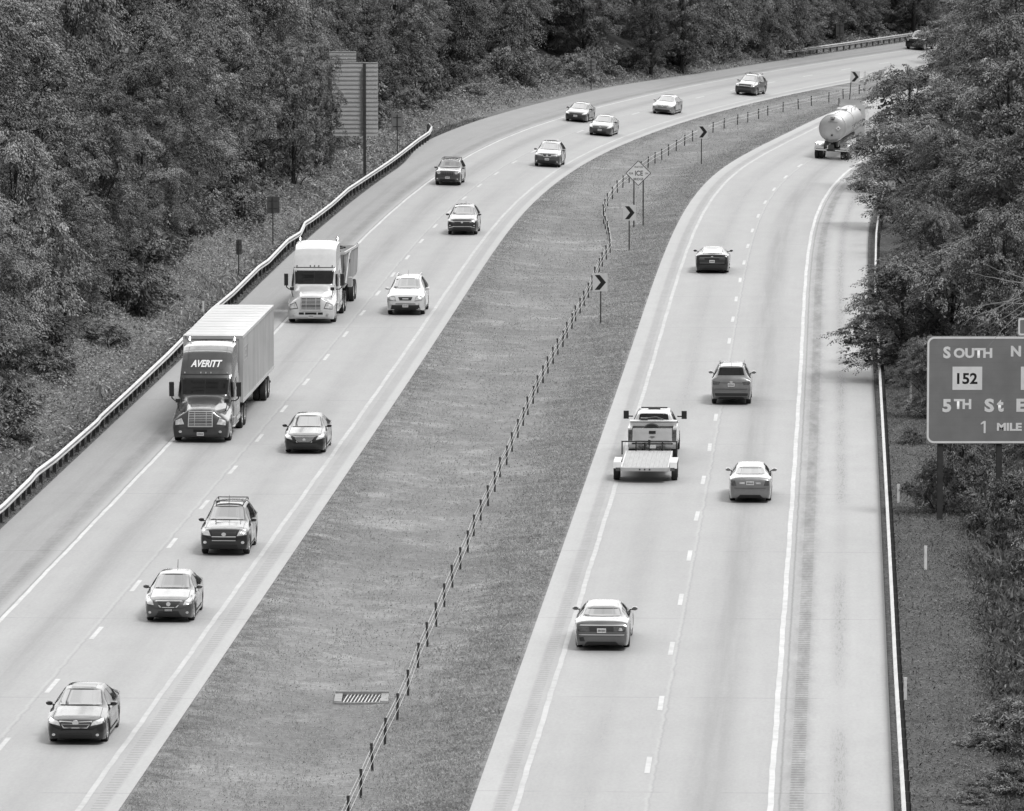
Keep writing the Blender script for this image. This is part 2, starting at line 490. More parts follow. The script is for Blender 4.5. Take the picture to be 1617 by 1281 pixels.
# ------------------------------------------------------------------ ground
def ground_material():
    t = NT('verge_and_median_ground')
    p = t.obj(); q = t.sep(p)
    big = t.noise(p, .10, 4, .6); mid = t.noise(p, .55, 5, .65); fine = t.noise(p, 4.0, 5, .75); vf = t.noise(p, 17.0, 3, .8)
    rough, soil, dk = t.attr('g_rough'), t.attr('g_soil'), t.attr('g_dark')
    g = t.mul(t.ramp(big, .35, .65, .88, 1.1), t.ramp(mid, .3, .7, .88, 1.12, False))
    g = t.mul(g, t.mul(t.ramp(fine, .25, .75, .72, 1.28, False), t.ramp(vf, .25, .75, .6, 1.4, False)))
    grass = t.mul(g, .185)
    pale = t.ramp(t.noise(p, .33, 5, .7), .50, .66)
    grass = t.mul(grass, t.add(1.06, t.mul(pale, .34)))
    # mown-over dead patches near the pavement
    pat = t.mul(t.ramp(t.noise(p, 1.15, 6, .72), .44, .60), rough)
    grass = t.mul(grass, t.m('SUBTRACT', 1.0, t.mul(pat, .46)))
    soilc = t.mul(t.mul(t.ramp(t.noise(p, 9.0, 5, .85), .35, .65, .25, 2.3, False), t.ramp(mid, .3, .7, .75, 1.25, False)), .095)
    n = t.n.new('ShaderNodeMix'); n.data_type = 'FLOAT'
    t.l.new(soil, n.inputs[0]); t.l.new(grass, n.inputs[2]); t.l.new(soilc, n.inputs[3])
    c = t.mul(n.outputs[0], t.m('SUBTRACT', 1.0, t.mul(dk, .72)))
    t.grey(c); t.rough(.95)
    t.b.inputs['Specular IOR Level'].default_value = .1
    t.bump(t.add(fine, t.mul(vf, .4)), .5, .12)
    return t.mat
rows = np.concatenate([np.arange(80, 720, 1.6), 720 * 1.06 ** np.arange(0, 15)])
dl = np.array([400, 250, 160, 110, 80, 62, 50, 40, 33, 27, 22, 18, 15, 12.5, 10.5, 9, 7.8, 6.8, 6, 5.2, 4.5, 3.9, 3.3, 2.8, 2.3, 1.9, 1.5, 1.1, .7, .35, .12, 0.0])
X = []
xl, sl = fL(rows); nl = np.sqrt(1 + sl * sl); xr, sr = fR(rows); nr = np.sqrt(1 + sr * sr)
x_lo, x_li, x_ri, x_ro = xl - edgeL(rows) * nl, xl + EIN * nl, xr - EIN * nr, xr + ERT * nr
lower = []
for d in dl: X.append(x_lo - d * nl); lower.append(0.0)
for a in (.25, .5): X.append(x_lo + a * nl); lower.append(.18)
for a in (.5, .25): X.append(x_li - a * nl); lower.append(.18)
X.append(x_li); lower.append(0.0)
for a in np.linspace(.012, .988, 34): X.append(x_li + (x_ri - x_li) * a); lower.append(0.0)
X.append(x_ri); lower.append(0.0)
for a in (.25, .5): X.append(x_ri + a * nr); lower.append(.18)
for a in (.5, .25): X.append(x_ro - a * nr); lower.append(.18)
for d in dl[::-1]: X.append(x_ro + d * nr); lower.append(0.0)
X = np.array(X); n, m = X.shape; YY = np.broadcast_to(rows, X.shape)
Zt = tz(X, YY) - .02 - np.array(lower)[:, None]
OL, OR = offs(X, YY)
i, j = np.meshgrid(np.arange(n - 1), np.arange(m - 1), indexing='ij'); a = (i * m + j).ravel()
F = np.stack([a, a + m, a + m + 1, a + 1], 1)
dL = -OL - edgeL(YY); dR = OR - ERT; aM = OL - EIN; bM = -EIN - OR
median = (aM > 0) & (bM > 0)
g_rough = np.where(median, .15 + .95 * ss(4.2, 1.0, bM) + .8 * ss(1.8, .3, aM), .3)
g_soil = np.maximum(ss(-.1, .02, dL), ss(-.1, .02, dR)) * 1.0
g_soil = np.where(median, .0, g_soil)
g_soil = np.where(dR > 0, 1 - .7 * ss(3.2, 4.6, dR), g_soil)
g_soil = np.where(dL > 0, g_soil * (1 - .8 * ss(1.5, 2.4, dL)), g_soil)
farverge = ss(490, 520, YY) * ss(0, .3, dL) * ss(4.5, 3, dL)
g_soil = np.where(dL > 0, g_soil * (1 - .75 * farverge), g_soil)
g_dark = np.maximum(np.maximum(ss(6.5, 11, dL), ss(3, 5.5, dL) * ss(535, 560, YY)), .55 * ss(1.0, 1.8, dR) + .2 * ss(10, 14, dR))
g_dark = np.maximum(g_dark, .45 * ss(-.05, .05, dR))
g_dark = np.maximum(g_dark, .36 * ss(-.05, .05, dL) * ss(3.0, 1.6, dL) * (1 - ss(480, 500, YY)))  # left gravel strip darker, with shade under the rail put into its tone
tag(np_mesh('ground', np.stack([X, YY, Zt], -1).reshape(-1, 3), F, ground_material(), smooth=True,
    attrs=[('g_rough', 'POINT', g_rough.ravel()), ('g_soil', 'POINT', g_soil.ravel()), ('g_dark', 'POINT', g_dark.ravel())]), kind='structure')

# ------------------------------------------------------------------ guardrails
def resample(P, step):
    P = np.array(P, float); d = np.concatenate([[0], np.cumsum(np.linalg.norm(np.diff(P, axis=0), axis=1))])
    s = np.arange(0, d[-1], step); return np.stack([np.interp(s, d, P[:, k]) for k in range(P.shape[1])], 1)
def guardrail(path, side, label, group, pmat='steel_dark', step=.95, post_every=1.905, back='left', endcurl=False):
    """path: xy points; the beam stands on the side of the posts that faces the road (side = +1: road on the right of travel)"""
    P = resample(path, step); root = thing('guardrail', label, 'guardrail', (P[0][0], P[0][1], float(tz(P[0][0], P[0][1]))), 0, group)
    o = Vector(root.location)
    Q = [Vector((x, y, float(tz(x, y)))) - o for x, y in P]
    prof = [(0, .44), (.075, .50), (.075, .54), (0, .585), (0, .605), (.075, .65), (.075, .70), (0, .76), (-.012, .75), (.055, .695), (.055, .655), (-.015, .61), (-.015, .58), (.055, .535), (.055, .505), (-.015, .45)]
    vs, fs = [], []; k = len(prof)
    for i, q in enumerate(Q):
        d = Q[min(i+1, len(Q)-1)] - Q[max(i-1, 0)]; d.z = 0; d.normalize()
        nrm = Vector((d.y, -d.x, 0)) * side
        for a, z in prof: vs.append(q + nrm * (a * 1.25 + .10) + Vector((0, 0, z)))
    for i in range(len(Q) - 1):
        for j in range(k): fs.append((i*k + j, i*k + (j+1) % k, (i+1)*k + (j+1) % k, (i+1)*k + j))
    fs += [tuple(range(k)), tuple(range((len(Q)-1)*k, len(Q)*k))]
    MB().add(vs, fs).build('rail_beam', M['steel'], root, 50)
    PP = resample(path, post_every); allp = []
    for x, y in PP:
        i = int(np.argmin(np.hypot(P[:, 0] - x, P[:, 1] - y)))
        d = Vector((*(P[min(i+1, len(P)-1)] - P[max(i-1, 0)]), 0)).normalized(); nrm = Vector((d.y, -d.x, 0)) * side
        z = float(tz(x, y)); allp.append((Vector((x, y, z)) - o, d, nrm))
    def postmesh(mb, p, d, nrm):
        for a0, a1, b0, b1, z0, z1 in ((-.075, -.063, -.05, .05, -.4, .72), (.063, .075, -.05, .05, -.4, .72), (-.063, .063, -.006, .006, -.4, .72), (.076, .11, -.06, .06, .46, .73)):
            q = [p + nrm * a + d * b + Vector((0, 0, z0)) for a, b in ((a0, b0), (a1, b0), (a1, b1), (a0, b1))]
            mb.quadbox(q, (0, 0, z1 - z0))
    ordr = sorted(range(len(allp)), key=lambda i: allp[i][0].y)
    for i in ordr[:98]:
        p, d, nrm = allp[i]; mb = MB(); postmesh(mb, Vector((0, 0, 0)), d, nrm); mb.build('post', M[pmat], root, loc=p)
    if len(ordr) > 98:
        mb = MB()
        for i in ordr[98:]: postmesh(mb, *allp[i])
        tag(mb.build('far_posts', M['steel_dark'], root), kind='stuff')
    return root
gl = [(-60, 842), (0, 795), (44, 752), (52, 742), (82, 720), (150, 661), (153, 656), (200, 613), (260, 557), (330, 487), (364, 459), (405, 419), (420, 409), (446, 382), (451, 377), (471, 365), (478, 350), (488, 344), (520, 320), (547, 296), (608, 256), (660, 217), (675, 207), (679, 199), (674, 193)]
def railpt(px, py):
    g = ground(px, py, .76); return (g.x, g.y)
guardrail([railpt(*p) for p in gl], 1, 'long galvanised guardrail in front of the leafy bank, left of the trucks', 'guardrails')
gf = [(1236.5, 80), (1285, 73.5), (1333, 67), (1385, 59.5), (1437, 52), (1480, 45.5)]
guardrail([railpt(*p) for p in gf], 1, 'far guardrail with pale rounded end, along the outside of the distant bend', 'guardrails', 'alu')
gr = [(1441, 1340), (1436, 1281), (1421, 1052), (1410, 851), (1401, 698.5), (1394.5, 591), (1390, 514), (1386, 440), (1387.5, 367), (1390, 345), (1398, 304), (1406, 285)]
guardrail([railpt(*p) for p in gr], -1, 'guardrail seen nearly end-on along the right shoulder, beside the dark mulch', 'guardrails')

# ------------------------------------------------------------------ median cable barrier
cb = [(549.7,1302),(569.9,1258.7),(588,1216.8),(607.8,1175.5),(627.6,1136),(644.4,1097.6),(659.8,1054),(675,1020.5),(689,988.6),(701.7,957.7),(714.5,927.5),(727,899),(738.7,871.8),(748,846),(759,821.6),(770.6,798.5),(781.4,776),(789.5,753),(800,734),(808.6,712.5),(817.7,691),(826,672),(833.6,654.6),(841.7,637.3),(849,620.3),(857.5,604.3),(865.4,589.4),(873.5,574),(881,560.5),(888.8,547.7),(895.5,533.6),(903,519.7),(909,507),(916,495),(922.6,483),(929,470),(934.8,458),(940,444),(946,430),(951,420.7),(957.6,409.5),(963.5,399),(962.5,389),(960.7,380.4),(958.6,370),(955.8,361.7),(953,353.7),(952.5,343),(955.5,334),(959.5,325),(967,314.3),(975,304),(983.5,296.4),(993.5,288.6),(1003,281.5),(1013,273),(1023.3,265.3),(1034.2,258),(1045,252.8),(1055.8,245.6),(1067.7,238.3),(1080.9,230),(1093.9,223.2),(1109,216),(1125.8,209.4),(1143.4,202.9),(1164.5,197),(1180.8,193.3),(1198,187.7),(1212.4,183),(1236.5,177),(1260.6,172),(1281.4,167),(1308.8,161.4),(1331.5,156),(1356.7,148.7),(1385,143)]
G = [ground(*p) for p in cb]
first = (G[0] + (G[0] - G[1])); first.z = float(tz(first.x, first.y)); G = [first] + G
root = thing('cable_barrier', 'three-strand cable barrier on short dark posts winding down the grass median', 'cable barrier', G[0])
pm = None
for k, g in enumerate(G):
    h = .80 if g.y < 480 else .72
    if pm is None:
        mb = MB(); mb.box(-.038, .038, -.03, .03, -.3, .80); mb.box(-.044, .044, -.02, .02, .74, .82)
        mb.box(-.07, -.05, -.02, .02, .40, .46); mb.box(.05, .07, -.02, .02, .60, .64)
        po = mb.build('post', M['postwood'], root); pm = po
    else: po = dup(pm, root)
    po.location = g - G[0]
    po.rotation_euler = (random.uniform(-.03, .03), random.uniform(-.04, .04), random.uniform(-.1, .1))
MC = simple('cable_wire', .45, .35, .3, var=0)
for hz, dx in ((.70, .07), (.60, -.07), (.42, .07)):
    path = []
    for k, g in enumerate(G): path.append(g - G[0] + Vector((dx, 0, hz)))
    MB().tube(path, [.006 + .000008 * (g.y) for g in G], 5).build('cable', MC, root, 60)

# ------------------------------------------------------------------ drain
g0 = ground(571, 1104)
dr = thing('storm_drain', 'concrete storm drain with slotted iron grate in the grass median', 'drain', g0)
mb = MB()
w, d = .62, .85     # half opening
for a in (-1, 1): mb.box(a*w if a > 0 else -w - .24, w + .24 if a > 0 else -w, -d, d, -.1, .06)
mb.box(-w - .24, w + .24, d, d + .12, -.1, .12); mb.box(-w - .24, w + .24, -d - .08, -d, -.1, .03)
mb.build('concrete_frame', M['concrete'], dr)
MB().box(-w, w, -d, d, -.4, .012).build('pit_shade', M['hole'], dr)  # solid black block in place of the shade inside the drain
mb = MB()
for k in range(11):
    x = -w + (k + .5) * 2 * w / 11
    mb.quadbox([(x - .016, -d, .016), (x + .016, -d, .016), (x + .016, -d, .03), (x - .016, -d, .03)], (.12, 2*d, .0))
mb.build('grate', M['steel'], dr)

# ------------------------------------------------------------------ signs
def text(s, rect, y, mat, parent, name='lettering', shear=0, bold=0.0, ex=.006):
    """text mesh filling rect = (x0, x1, z0, z1), facing -Y, at local depth y"""
    cu = bpy.data.curves.new('lettering', 'FONT'); cu.body = s; cu.shear = shear; cu.offset = bold; cu.resolution_u = 3
    tmp = bpy.data.objects.new('lettering', cu); C.objects.link(tmp)
    dg = bpy.context.evaluated_depsgraph_get(); me = bpy.data.meshes.new_from_object(tmp.evaluated_get(dg))
    bpy.data.objects.remove(tmp); bpy.data.curves.remove(cu)
    n = len(me.vertices); co = np.zeros(n * 3, np.float32); me.vertices.foreach_get('co', co); co = co.reshape(-1, 3)
    a, b = co.min(0), co.max(0); x0, x1, z0, z1 = rect
    X = x0 + (co[:, 0] - a[0]) / (b[0] - a[0]) * (x1 - x0); Z = z0 + (co[:, 1] - a[1]) / (b[1] - a[1]) * (z1 - z0)
    out = np.stack([X, np.full(n, y), Z], 1).astype(np.float32); me.vertices.foreach_set('co', out.ravel()); me.update()
    me.materials.clear(); me.materials.append(mat); me.name = name
    o = bpy.data.objects.new(name, me); C.objects.link(o); o.parent = parent
    return o
def rrect(x0, x1, z0, z1, r, n=5):
    q = []
    for cx, cz, a0 in ((x1 - r, z0 + r, -90), (x1 - r, z1 - r, 0), (x0 + r, z1 - r, 90), (x0 + r, z0 + r, 180)):
        for k in range(n + 1):
            t = R(a0 + 90 * k / n); q.append((cx + r * math.cos(t), cz + r * math.sin(t)))
    return q
def flat(poly, y0, y1):   # polygon in xz, prism between y0 and y1
    return MB().quadbox([(a, y0, b) for a, b in poly], (0, y1 - y0, 0))
def ring(outer, inner, y0, y1):
    mb = MB(); n = len(outer)
    vs = [(a, y0, b) for a, b in outer] + [(a, y0, b) for a, b in inner] + [(a, y1, b) for a, b in outer] + [(a, y1, b) for a, b in inner]
    fs = []
    for i in range(n):
        j = (i + 1) % n
        fs += [(i, j, n + j, n + i), (2*n + i, 3*n + i, 3*n + j, 2*n + j), (i, 2*n + i, 2*n + j, j), (n + i, n + j, 3*n + j, 3*n + i)]
    return mb.add(vs, fs)
def chevron(basepx, cx, cz, w, h, label, yaw=0, group='chevron signs along the curve', tilt=0):
    g = ground(*basepx); t = thing('chevron_sign', label, 'chevron sign', g, yaw, group)
    s = g.y / FPX
    c = px_at(cx, cz, g.y) - g; X, Z = c.x, c.z
    t.rotation_euler = (0, tilt, yaw)
    MB().box(-.035, .035, .0, .035, -.3, Z + h * .3).build('post', M['postwood'], t)
    MB().box(X - w/2, X + w/2, -.03, -.004, Z - h/2, Z + h/2).build('panel', M['chevron'], t)
    a, b = w * .32, h * .42
    # arrow head pointing right
    poly = [(X - w*.36, Z + b), (X - w*.02, Z + b), (X + w*.40, Z), (X - w*.02, Z - b), (X - w*.36, Z - b), (X + w*.04, Z)]
    mb = MB()
    mb.quadbox([(x, -.034, z) for x, z in (poly[0], poly[1], poly[2], poly[5])], (0, .004, 0))
    mb.quadbox([(x, -.034, z) for x, z in (poly[5], poly[2], poly[3], poly[4])], (0, .004, 0))
    mb.build('arrow', M['signblack'], t)
chevron((948.5, 511), 947.5, 446, .78, .93, 'nearest chevron sign, black arrow pointing right, beside the cable barrier')
chevron((993.5, 396), 994, 336, .76, .93, 'chevron sign standing in front of the diamond warning sign')
chevron((1107.6, 259), 1110, 208.5, .76, .95, 'chevron sign in the median between the diamond sign and the tanker truck')
chevron((1341, 166), 1347, 121, .78, .95, 'farthest chevron sign, leaning slightly, above the tanker truck', tilt=.07)
# diamond warning sign
ga, gb = ground(1001, 359), ground(1015.5, 357)
g = (ga + gb) / 2; t = thing('warning_sign', 'diamond warning sign on two posts in the median, reading watch for ice on bridge', 'warning sign', g)
c = px_at(1008, 273.5, g.y) - g; hw = 20.5 * g.y / FPX * 1.0
for p in (ga, gb):
    q = p - g; MB().box(q.x - .04, q.x + .04, .0, .04, -.3, c.z - hw * .35).build('post', M['postwood'], t)
dia = lambda r: [(c.x, c.z - r), (c.x + r, c.z), (c.x, c.z + r), (c.x - r, c.z)]
MS = simple('warning_sheeting', .66, .45, var=.05)
flat(dia(hw), -.03, -.006).build('panel', MS, t)
ring(dia(hw * .99), dia(hw * .925), -.036, -.0302).build('border', M['signblack'], t)
k = g.y / FPX
for s, x0, x1, y0, y1 in (('WATCH', 1001.5, 1015, 265.5, 262.2), ('FOR', 993.2, 1000, 275.6, 272.4), ('ICE', 1002.7, 1015.2, 277.6, 269.5), ('ON', 1018.5, 1023.5, 275.6, 272.4), ('BRIDGE', 1000.4, 1016, 285, 281)):
    text(s, (c.x + (x0 - 1008) * k, c.x + (x1 - 1008) * k, c.z - (y0 - 273.5) * k, c.z - (y1 - 273.5) * k), -.031, M['signblack'], t, bold=.02)
# back-facing signs on the left
def back_sign(basepx, px0, px1, py0, py1, label, mat='steel_dark', split=None, yaw=0.0, name='road_sign'):
    g = ground(*basepx); t = thing(name, label, 'road sign', g, 0, 'road signs seen from behind')
    a, b = px_at(px0, py0, g.y) - g, px_at(px1, py1, g.y) - g
    flat(rrect(a.x, b.x, b.z, a.z, .06, 3), .02, .04).build('panel', M[mat], t)
    MB().box(-.035, .035, -.03, .018, -.3, a.z - .05).build('post', M['postwood'], t)
    MB().box(a.x * .7, b.x * .7, .005, .02, a.z - .3, a.z - .24).box(a.x * .7, b.x * .7, .005, .02, b.z + .24, b.z + .3).build('bracket', M['postwood'], t)
back_sign((377, 440), 372.5, 381.8, 378.5, 402.5, 'narrow dark sign back on a post behind the guardrail, left of the white truck')
back_sign((431, 392), 421.5, 441.3, 310.5, 336.5, 'wide dark sign back behind the kinked part of the guardrail')
back_sign((627.5, 244), 618, 636, 180, 206, 'grey sign back just right of the big ribbed sign, behind the guardrail', 'alu')
back_sign((933.5, 141), 926.5, 941, 93, 109, 'small grey sign back beside the bend above the two dark sedans', 'alu')
back_sign((1326.5, 74), 1320, 1333, 36, 57, 'dim dark sign back behind the far guardrail, under the trees')
g = ground(1407, 345); t = thing('road_sign', 'small pale square sign half hidden by the roadside tree on the right', 'road sign', g)
a, b = px_at(1402, 286, g.y) - g, px_at(1414, 300, g.y) - g
flat(rrect(a.x, b.x, b.z, a.z, .05, 3), -.03, -.01).build('panel', M['alu_light'], t)
MB().box(-.04, .04, 0, .04, -.3, a.z - .03).build('post', M['postwood'], t)
# big ribbed sign seen from behind
g = ground(576, 281); t = thing('highway_sign', 'tall ribbed back of a highway sign on two posts beside the left trees', 'highway sign', g)
a, b = px_at(500, 98, g.y) - g, px_at(597, 215, g.y) - g
npan = 17; mb = MB()
for k in range(npan):
    z0 = b.z + (a.z - b.z) * k / npan; z1 = b.z + (a.z - b.z) * (k + 1) / npan
    mb.box(a.x, b.x, .02, .045, z0, z1 - .02); mb.box(a.x, b.x, -.03, .02, z1 - .055, z1 - .02)
mb.build('ribbed_panel', M['alu_light'], t)
e0, e1 = px_at(520, 81, g.y) - g, px_at(562.5, 97.5, g.y) - g; mb = MB()
for k in range(3):
    z0 = e1.z + (e0.z - e1.z) * k / 3; z1 = e1.z + (e0.z - e1.z) * (k + 1) / 3
    mb.box(e0.x, e1.x, .02, .045, z0 + .01, z1 - .02); mb.box(e0.x, e1.x, -.03, .02, z1 - .055, z1 - .02)
mb.build('exit_tab', M['alu_light'], t)
q = px_at(522, 281, g.y) - g
for x in (0.0, q.x):
    MB().box(x - .10, x + .10, -.07, -.055, -.3, a.z - .1).box(x - .10, x + .10, -.31, -.295, -.3, a.z - .1).box(x - .02, x + .02, -.295, -.07, -.3, a.z - .1).build('post', M['postwood'], t)
# guide sign on the right
Yg = float(ground(1578, 832).y); g = ground(1578, 832); K = Yg / FPX
t = thing('guide_sign', 'large highway guide sign with white border, reading South 152, 5th St and 1 mile', 'highway sign', g)
def gx(px, py): q = px_at(px, py, Yg) - g; return q.x, q.z
x0, z1 = gx(1464, 531); x1, z0 = gx(1698, 700.5)
MGr = NT('guide_sign_sheeting'); zz = MGr.sep(MGr.obj())[2]
pn = MGr.m('FRACT', MGr.m('DIVIDE', zz, .305))
MGr.grey(MGr.mul(MGr.mul(MGr.ramp(MGr.noise(MGr.obj(), 1.2, 5), .3, .7, .92, 1.08), MGr.ramp(pn, .0, .05, .84, 1.0)), .20)); MGr.rough(.45); MGr = MGr.mat
MB().box(x0, x1, -.05, .0, z0, z1).build('panel', MGr, t)
bx0, bz1 = x0 + .01, z1 - .02; bx1, bz0 = x1 - .01, z0 + .02
ring(rrect(bx0, bx1, bz0, bz1, .27, 8), rrect(bx0 + .075, bx1 - .075, bz0 + .075, bz1 - .075, .20, 8), -.056, -.0502).build('border', M['signwhite'], t)
def gt(s, a, b, c, d, mat='signwhite', y=-.057, bold=.045):
    xa, za = gx(a, d); xb, zb = gx(b, c); text(s, (xa, xb, za, zb), y, M[mat], t, bold=bold, name='lettering')
gt('S', 1489.2, 1501.2, 547, 566); gt('OUTH', 1505.7, 1566.8, 549.4, 565.4); gt('N', 1596, 1612.2, 546, 563); gt('ORTH', 1617, 1676, 549.4, 565.4)
gt('5', 1488, 1502, 630, 651); gt('TH', 1506, 1533.6, 630, 646); gt('S', 1554.3, 1569.8, 629.3, 650.8); gt('t', 1574, 1584.8, 630.5, 650.3); gt('EXIT', 1604.7, 1675, 629.5, 650.3)
xa, za = gx(1553.0, 684); xb, zb = gx(1556.3, 664.7)
mb = MB().box(xa, xb, -.0625, -.057, za, zb); q = gx(1548.6, 670.6); q2 = gx(1548.6, 668.2)
mb.quadbox([(q[0], -.0625, q[1]), (xa, -.0625, zb - .09), (xa, -.0625, zb), (q2[0], -.0625, q2[1])], (0, .005, 0)).build('lettering', M['signwhite'], t); gt('MILE', 1574, 1613.5, 667.7, 680.2)
for a, b in ((1504, 1550.6), (1612, 1658)):
    xa, zb = gx(a, 579); xb, za = gx(b, 615.6); MB().box(xa, xb, -.057, -.0502, za, zb).build('route_marker', M['signwhite'], t)
gt('152', 1511, 1543.5, 588.8, 606.6, 'signblack', -.0575, .03)
xa, zb = gx(1607.5, 502); xb, za = gx(1697, 530)
MB().box(xa, xb, -.05, 0, za, zb).build('exit_tab', MGr, t)
ring(rrect(xa + .01, xb - .01, za + .01, zb - .01, .08, 4), rrect(xa + .08, xb - .08, za + .08, zb - .08, .05, 4), -.056, -.0502).build('border', M['signwhite'], t)
for px in (1485, 1578, 1671):
    xx, _ = gx(px, 700)
    MB().box(xx - .11, xx + .11, .01, .025, -.6, z1 - .2).box(xx - .11, xx + .11, .25, .265, -.6, z1 - .2).box(xx - .02, xx + .02, .025, .25, -.6, z1 - .2).build('post', M['postwood'], t)

# roadside marker posts
def marker(base, top, label, wide=.10, mat='white'):
    g = ground(*base); h = (px_at(base[0], top, g.y) - g).z
    t = thing('marker_post', label, 'marker post', g, random.uniform(-.2, .2), 'roadside marker posts')
    MB().box(-wide/2, wide/2, -.012, .012, -.2, h).box(-wide/2 - .004, wide/2 + .004, -.016, .016, h - .09, h + .004).build('post', M[mat], t)
    MB().box(-wide*.32, wide*.32, -.0205, -.0165, h - .30, h - .14).build('reflector', M['signwhite'], t)
marker((1461.5, 899), 862, 'pale marker post standing alone in the dark mulch, right of the guardrail')
marker((1418.5, 793), 765, 'slim white marker post close behind the right guardrail')
marker((1429.5, 1104), 1070, 'white marker post behind the nearest stretch of the right guardrail')
marker((1438, 640), 602, 'grey marker post between the right guardrail and the guide sign', mat='alu_light')
marker((1444, 56), 40, 'thin white marker post behind the far guardrail, above the dark utility vehicle')
marker((321, 494), 476, 'white marker post behind the left guardrail, just above the box trailer')
marker((158, 634), 597, 'faint grey marker post in the leafy bank near the left edge', mat='alu')
marker((474.5, 352), 326, 'marker post behind the bend in the left guardrail, right of the wide dark sign back', mat='alu_light')
marker((638, 232), 222, 'short marker post beside the grey sign back near the guardrail end', mat='alu_light')
marker((348, 470), 438, 'grey marker post in the leaves between the box trailer and the narrow sign back', mat='alu')
g = ground(1365.5, 152); t = thing('marker_post', 'tall pale striped marker post near the farthest chevron sign', 'marker post', g, 0, 'roadside marker posts')
MB().box(-.09, .09, -.02, .02, -.2, 2.1).build('post', M['alu_light'], t)
MB().box(-.07, .07, -.026, -.0205, 1.2, 2.05).build('reflector', M['white'], t)
# ------------------------------------------------------------------ vehicles
# profile rows: x from the front bumper, underside, shoulder height, top height, half width at shoulder, half width of the top
SEDAN = [(0,.33,.50,.53,.52,.34),(.05,.22,.60,.66,.73,.58),(.18,.17,.68,.75,.83,.68),(.42,.16,.74,.83,.89,.73),(.95,.16,.83,.93,.91,.74),(1.32,.16,.89,1.0,.91,.70),
         (1.46,.16,.90,1.07,.91,.67),(2.12,.16,.93,1.41,.91,.57),(2.5,.16,.94,1.455,.91,.57),(3.15,.16,.95,1.45,.91,.56),(3.62,.16,.97,1.37,.90,.55),(4.16,.16,.98,1.11,.88,.64),
         (4.3,.16,.98,1.08,.87,.68),(4.62,.18,.96,1.05,.84,.68),(4.74,.20,.90,.99,.80,.66),(4.79,.25,.62,.70,.74,.60),(4.82,.35,.52,.56,.60,.4)]
OLDSEDAN = [(0,.33,.50,.53,.55,.40),(.06,.22,.58,.64,.74,.60),(.2,.17,.66,.73,.84,.70),(.5,.16,.73,.81,.90,.75),(1.1,.16,.80,.90,.91,.76),(1.5,.16,.86,.95,.91,.72),
         (1.62,.16,.87,1.0,.91,.70),(2.35,.16,.91,1.36,.90,.56),(2.8,.16,.92,1.42,.90,.55),(3.3,.16,.93,1.41,.90,.55),(3.75,.16,.94,1.32,.89,.56),(4.22,.16,.95,1.06,.88,.66),
         (4.36,.16,.95,1.03,.87,.70),(4.80,.18,.90,.98,.84,.72),(4.92,.20,.80,.88,.81,.70),(4.98,.25,.60,.68,.78,.66),(5.02,.33,.52,.58,.66,.5)]
SUV = [(0,.40,.62,.68,.58,.40),(.05,.28,.76,.86,.78,.62),(.16,.24,.84,.96,.87,.70),(.42,.22,.90,1.03,.92,.74),(.98,.22,.97,1.12,.93,.74),(1.22,.22,1.0,1.17,.93,.72),
       (1.34,.22,1.01,1.23,.93,.70),(1.98,.22,1.04,1.60,.92,.60),(2.3,.22,1.05,1.67,.92,.60),(3.3,.22,1.07,1.68,.92,.59),(3.95,.22,1.09,1.63,.91,.57),(4.32,.24,1.10,1.26,.90,.66),
       (4.44,.26,1.05,1.14,.88,.70),(4.52,.30,.85,.94,.86,.70),(4.57,.33,.66,.76,.82,.66),(4.60,.38,.60,.66,.72,.5)]
JEEP = [(0,.42,.66,.80,.60,.48),(.04,.30,.80,.93,.80,.66),(.12,.26,.88,1.0,.86,.72),(.40,.24,.92,1.05,.88,.74),(1.0,.24,.98,1.11,.89,.75),(1.28,.24,1.0,1.15,.89,.72),
       (1.38,.24,1.01,1.22,.89,.70),(1.86,.24,1.04,1.58,.89,.62),(2.1,.24,1.05,1.64,.89,.62),(3.4,.24,1.06,1.66,.89,.61),(4.0,.24,1.07,1.62,.89,.60),(4.25,.26,1.06,1.20,.88,.68),
       (4.33,.28,1.0,1.10,.87,.70),(4.38,.33,.8,.9,.85,.7),(4.42,.38,.6,.7,.74,.5)]
COUPE = [(0,.30,.48,.52,.62,.45),(.05,.20,.62,.70,.82,.66),(.18,.15,.70,.78,.90,.74),(.5,.14,.78,.86,.95,.78),(1.2,.14,.86,.95,.96,.78),(1.6,.14,.90,.99,.96,.74),
         (1.72,.14,.91,1.04,.96,.71),(2.35,.14,.95,1.34,.93,.56),(2.7,.14,.96,1.375,.93,.55),(3.1,.14,.98,1.35,.94,.54),(3.6,.14,1.0,1.22,.96,.56),(4.15,.14,1.02,1.09,.96,.68),
         (4.3,.14,1.02,1.09,.95,.74),(4.66,.16,.98,1.08,.91,.76),(4.76,.18,.90,1.02,.88,.76),(4.82,.25,.60,.70,.84,.70),(4.85,.33,.52,.58,.7,.5)]
PICKUP = [(0,.50,.80,.98,.70,.55),(.05,.38,.95,1.12,.90,.70),(.16,.34,1.05,1.20,.97,.78),(.5,.32,1.10,1.28,1.0,.80),(1.2,.32,1.16,1.34,1.01,.80),(1.5,.32,1.18,1.38,1.01,.78),
          (1.62,.32,1.19,1.44,1.01,.76),(2.2,.32,1.22,1.84,.99,.68),(2.5,.32,1.23,1.92,.98,.68),(3.6,.32,1.24,1.92,.98,.67),(3.95,.32,1.24,1.82,.98,.68),(4.08,.32,1.24,1.40,.98,.74),(4.10,.32,1.24,1.30,.98,.8)]
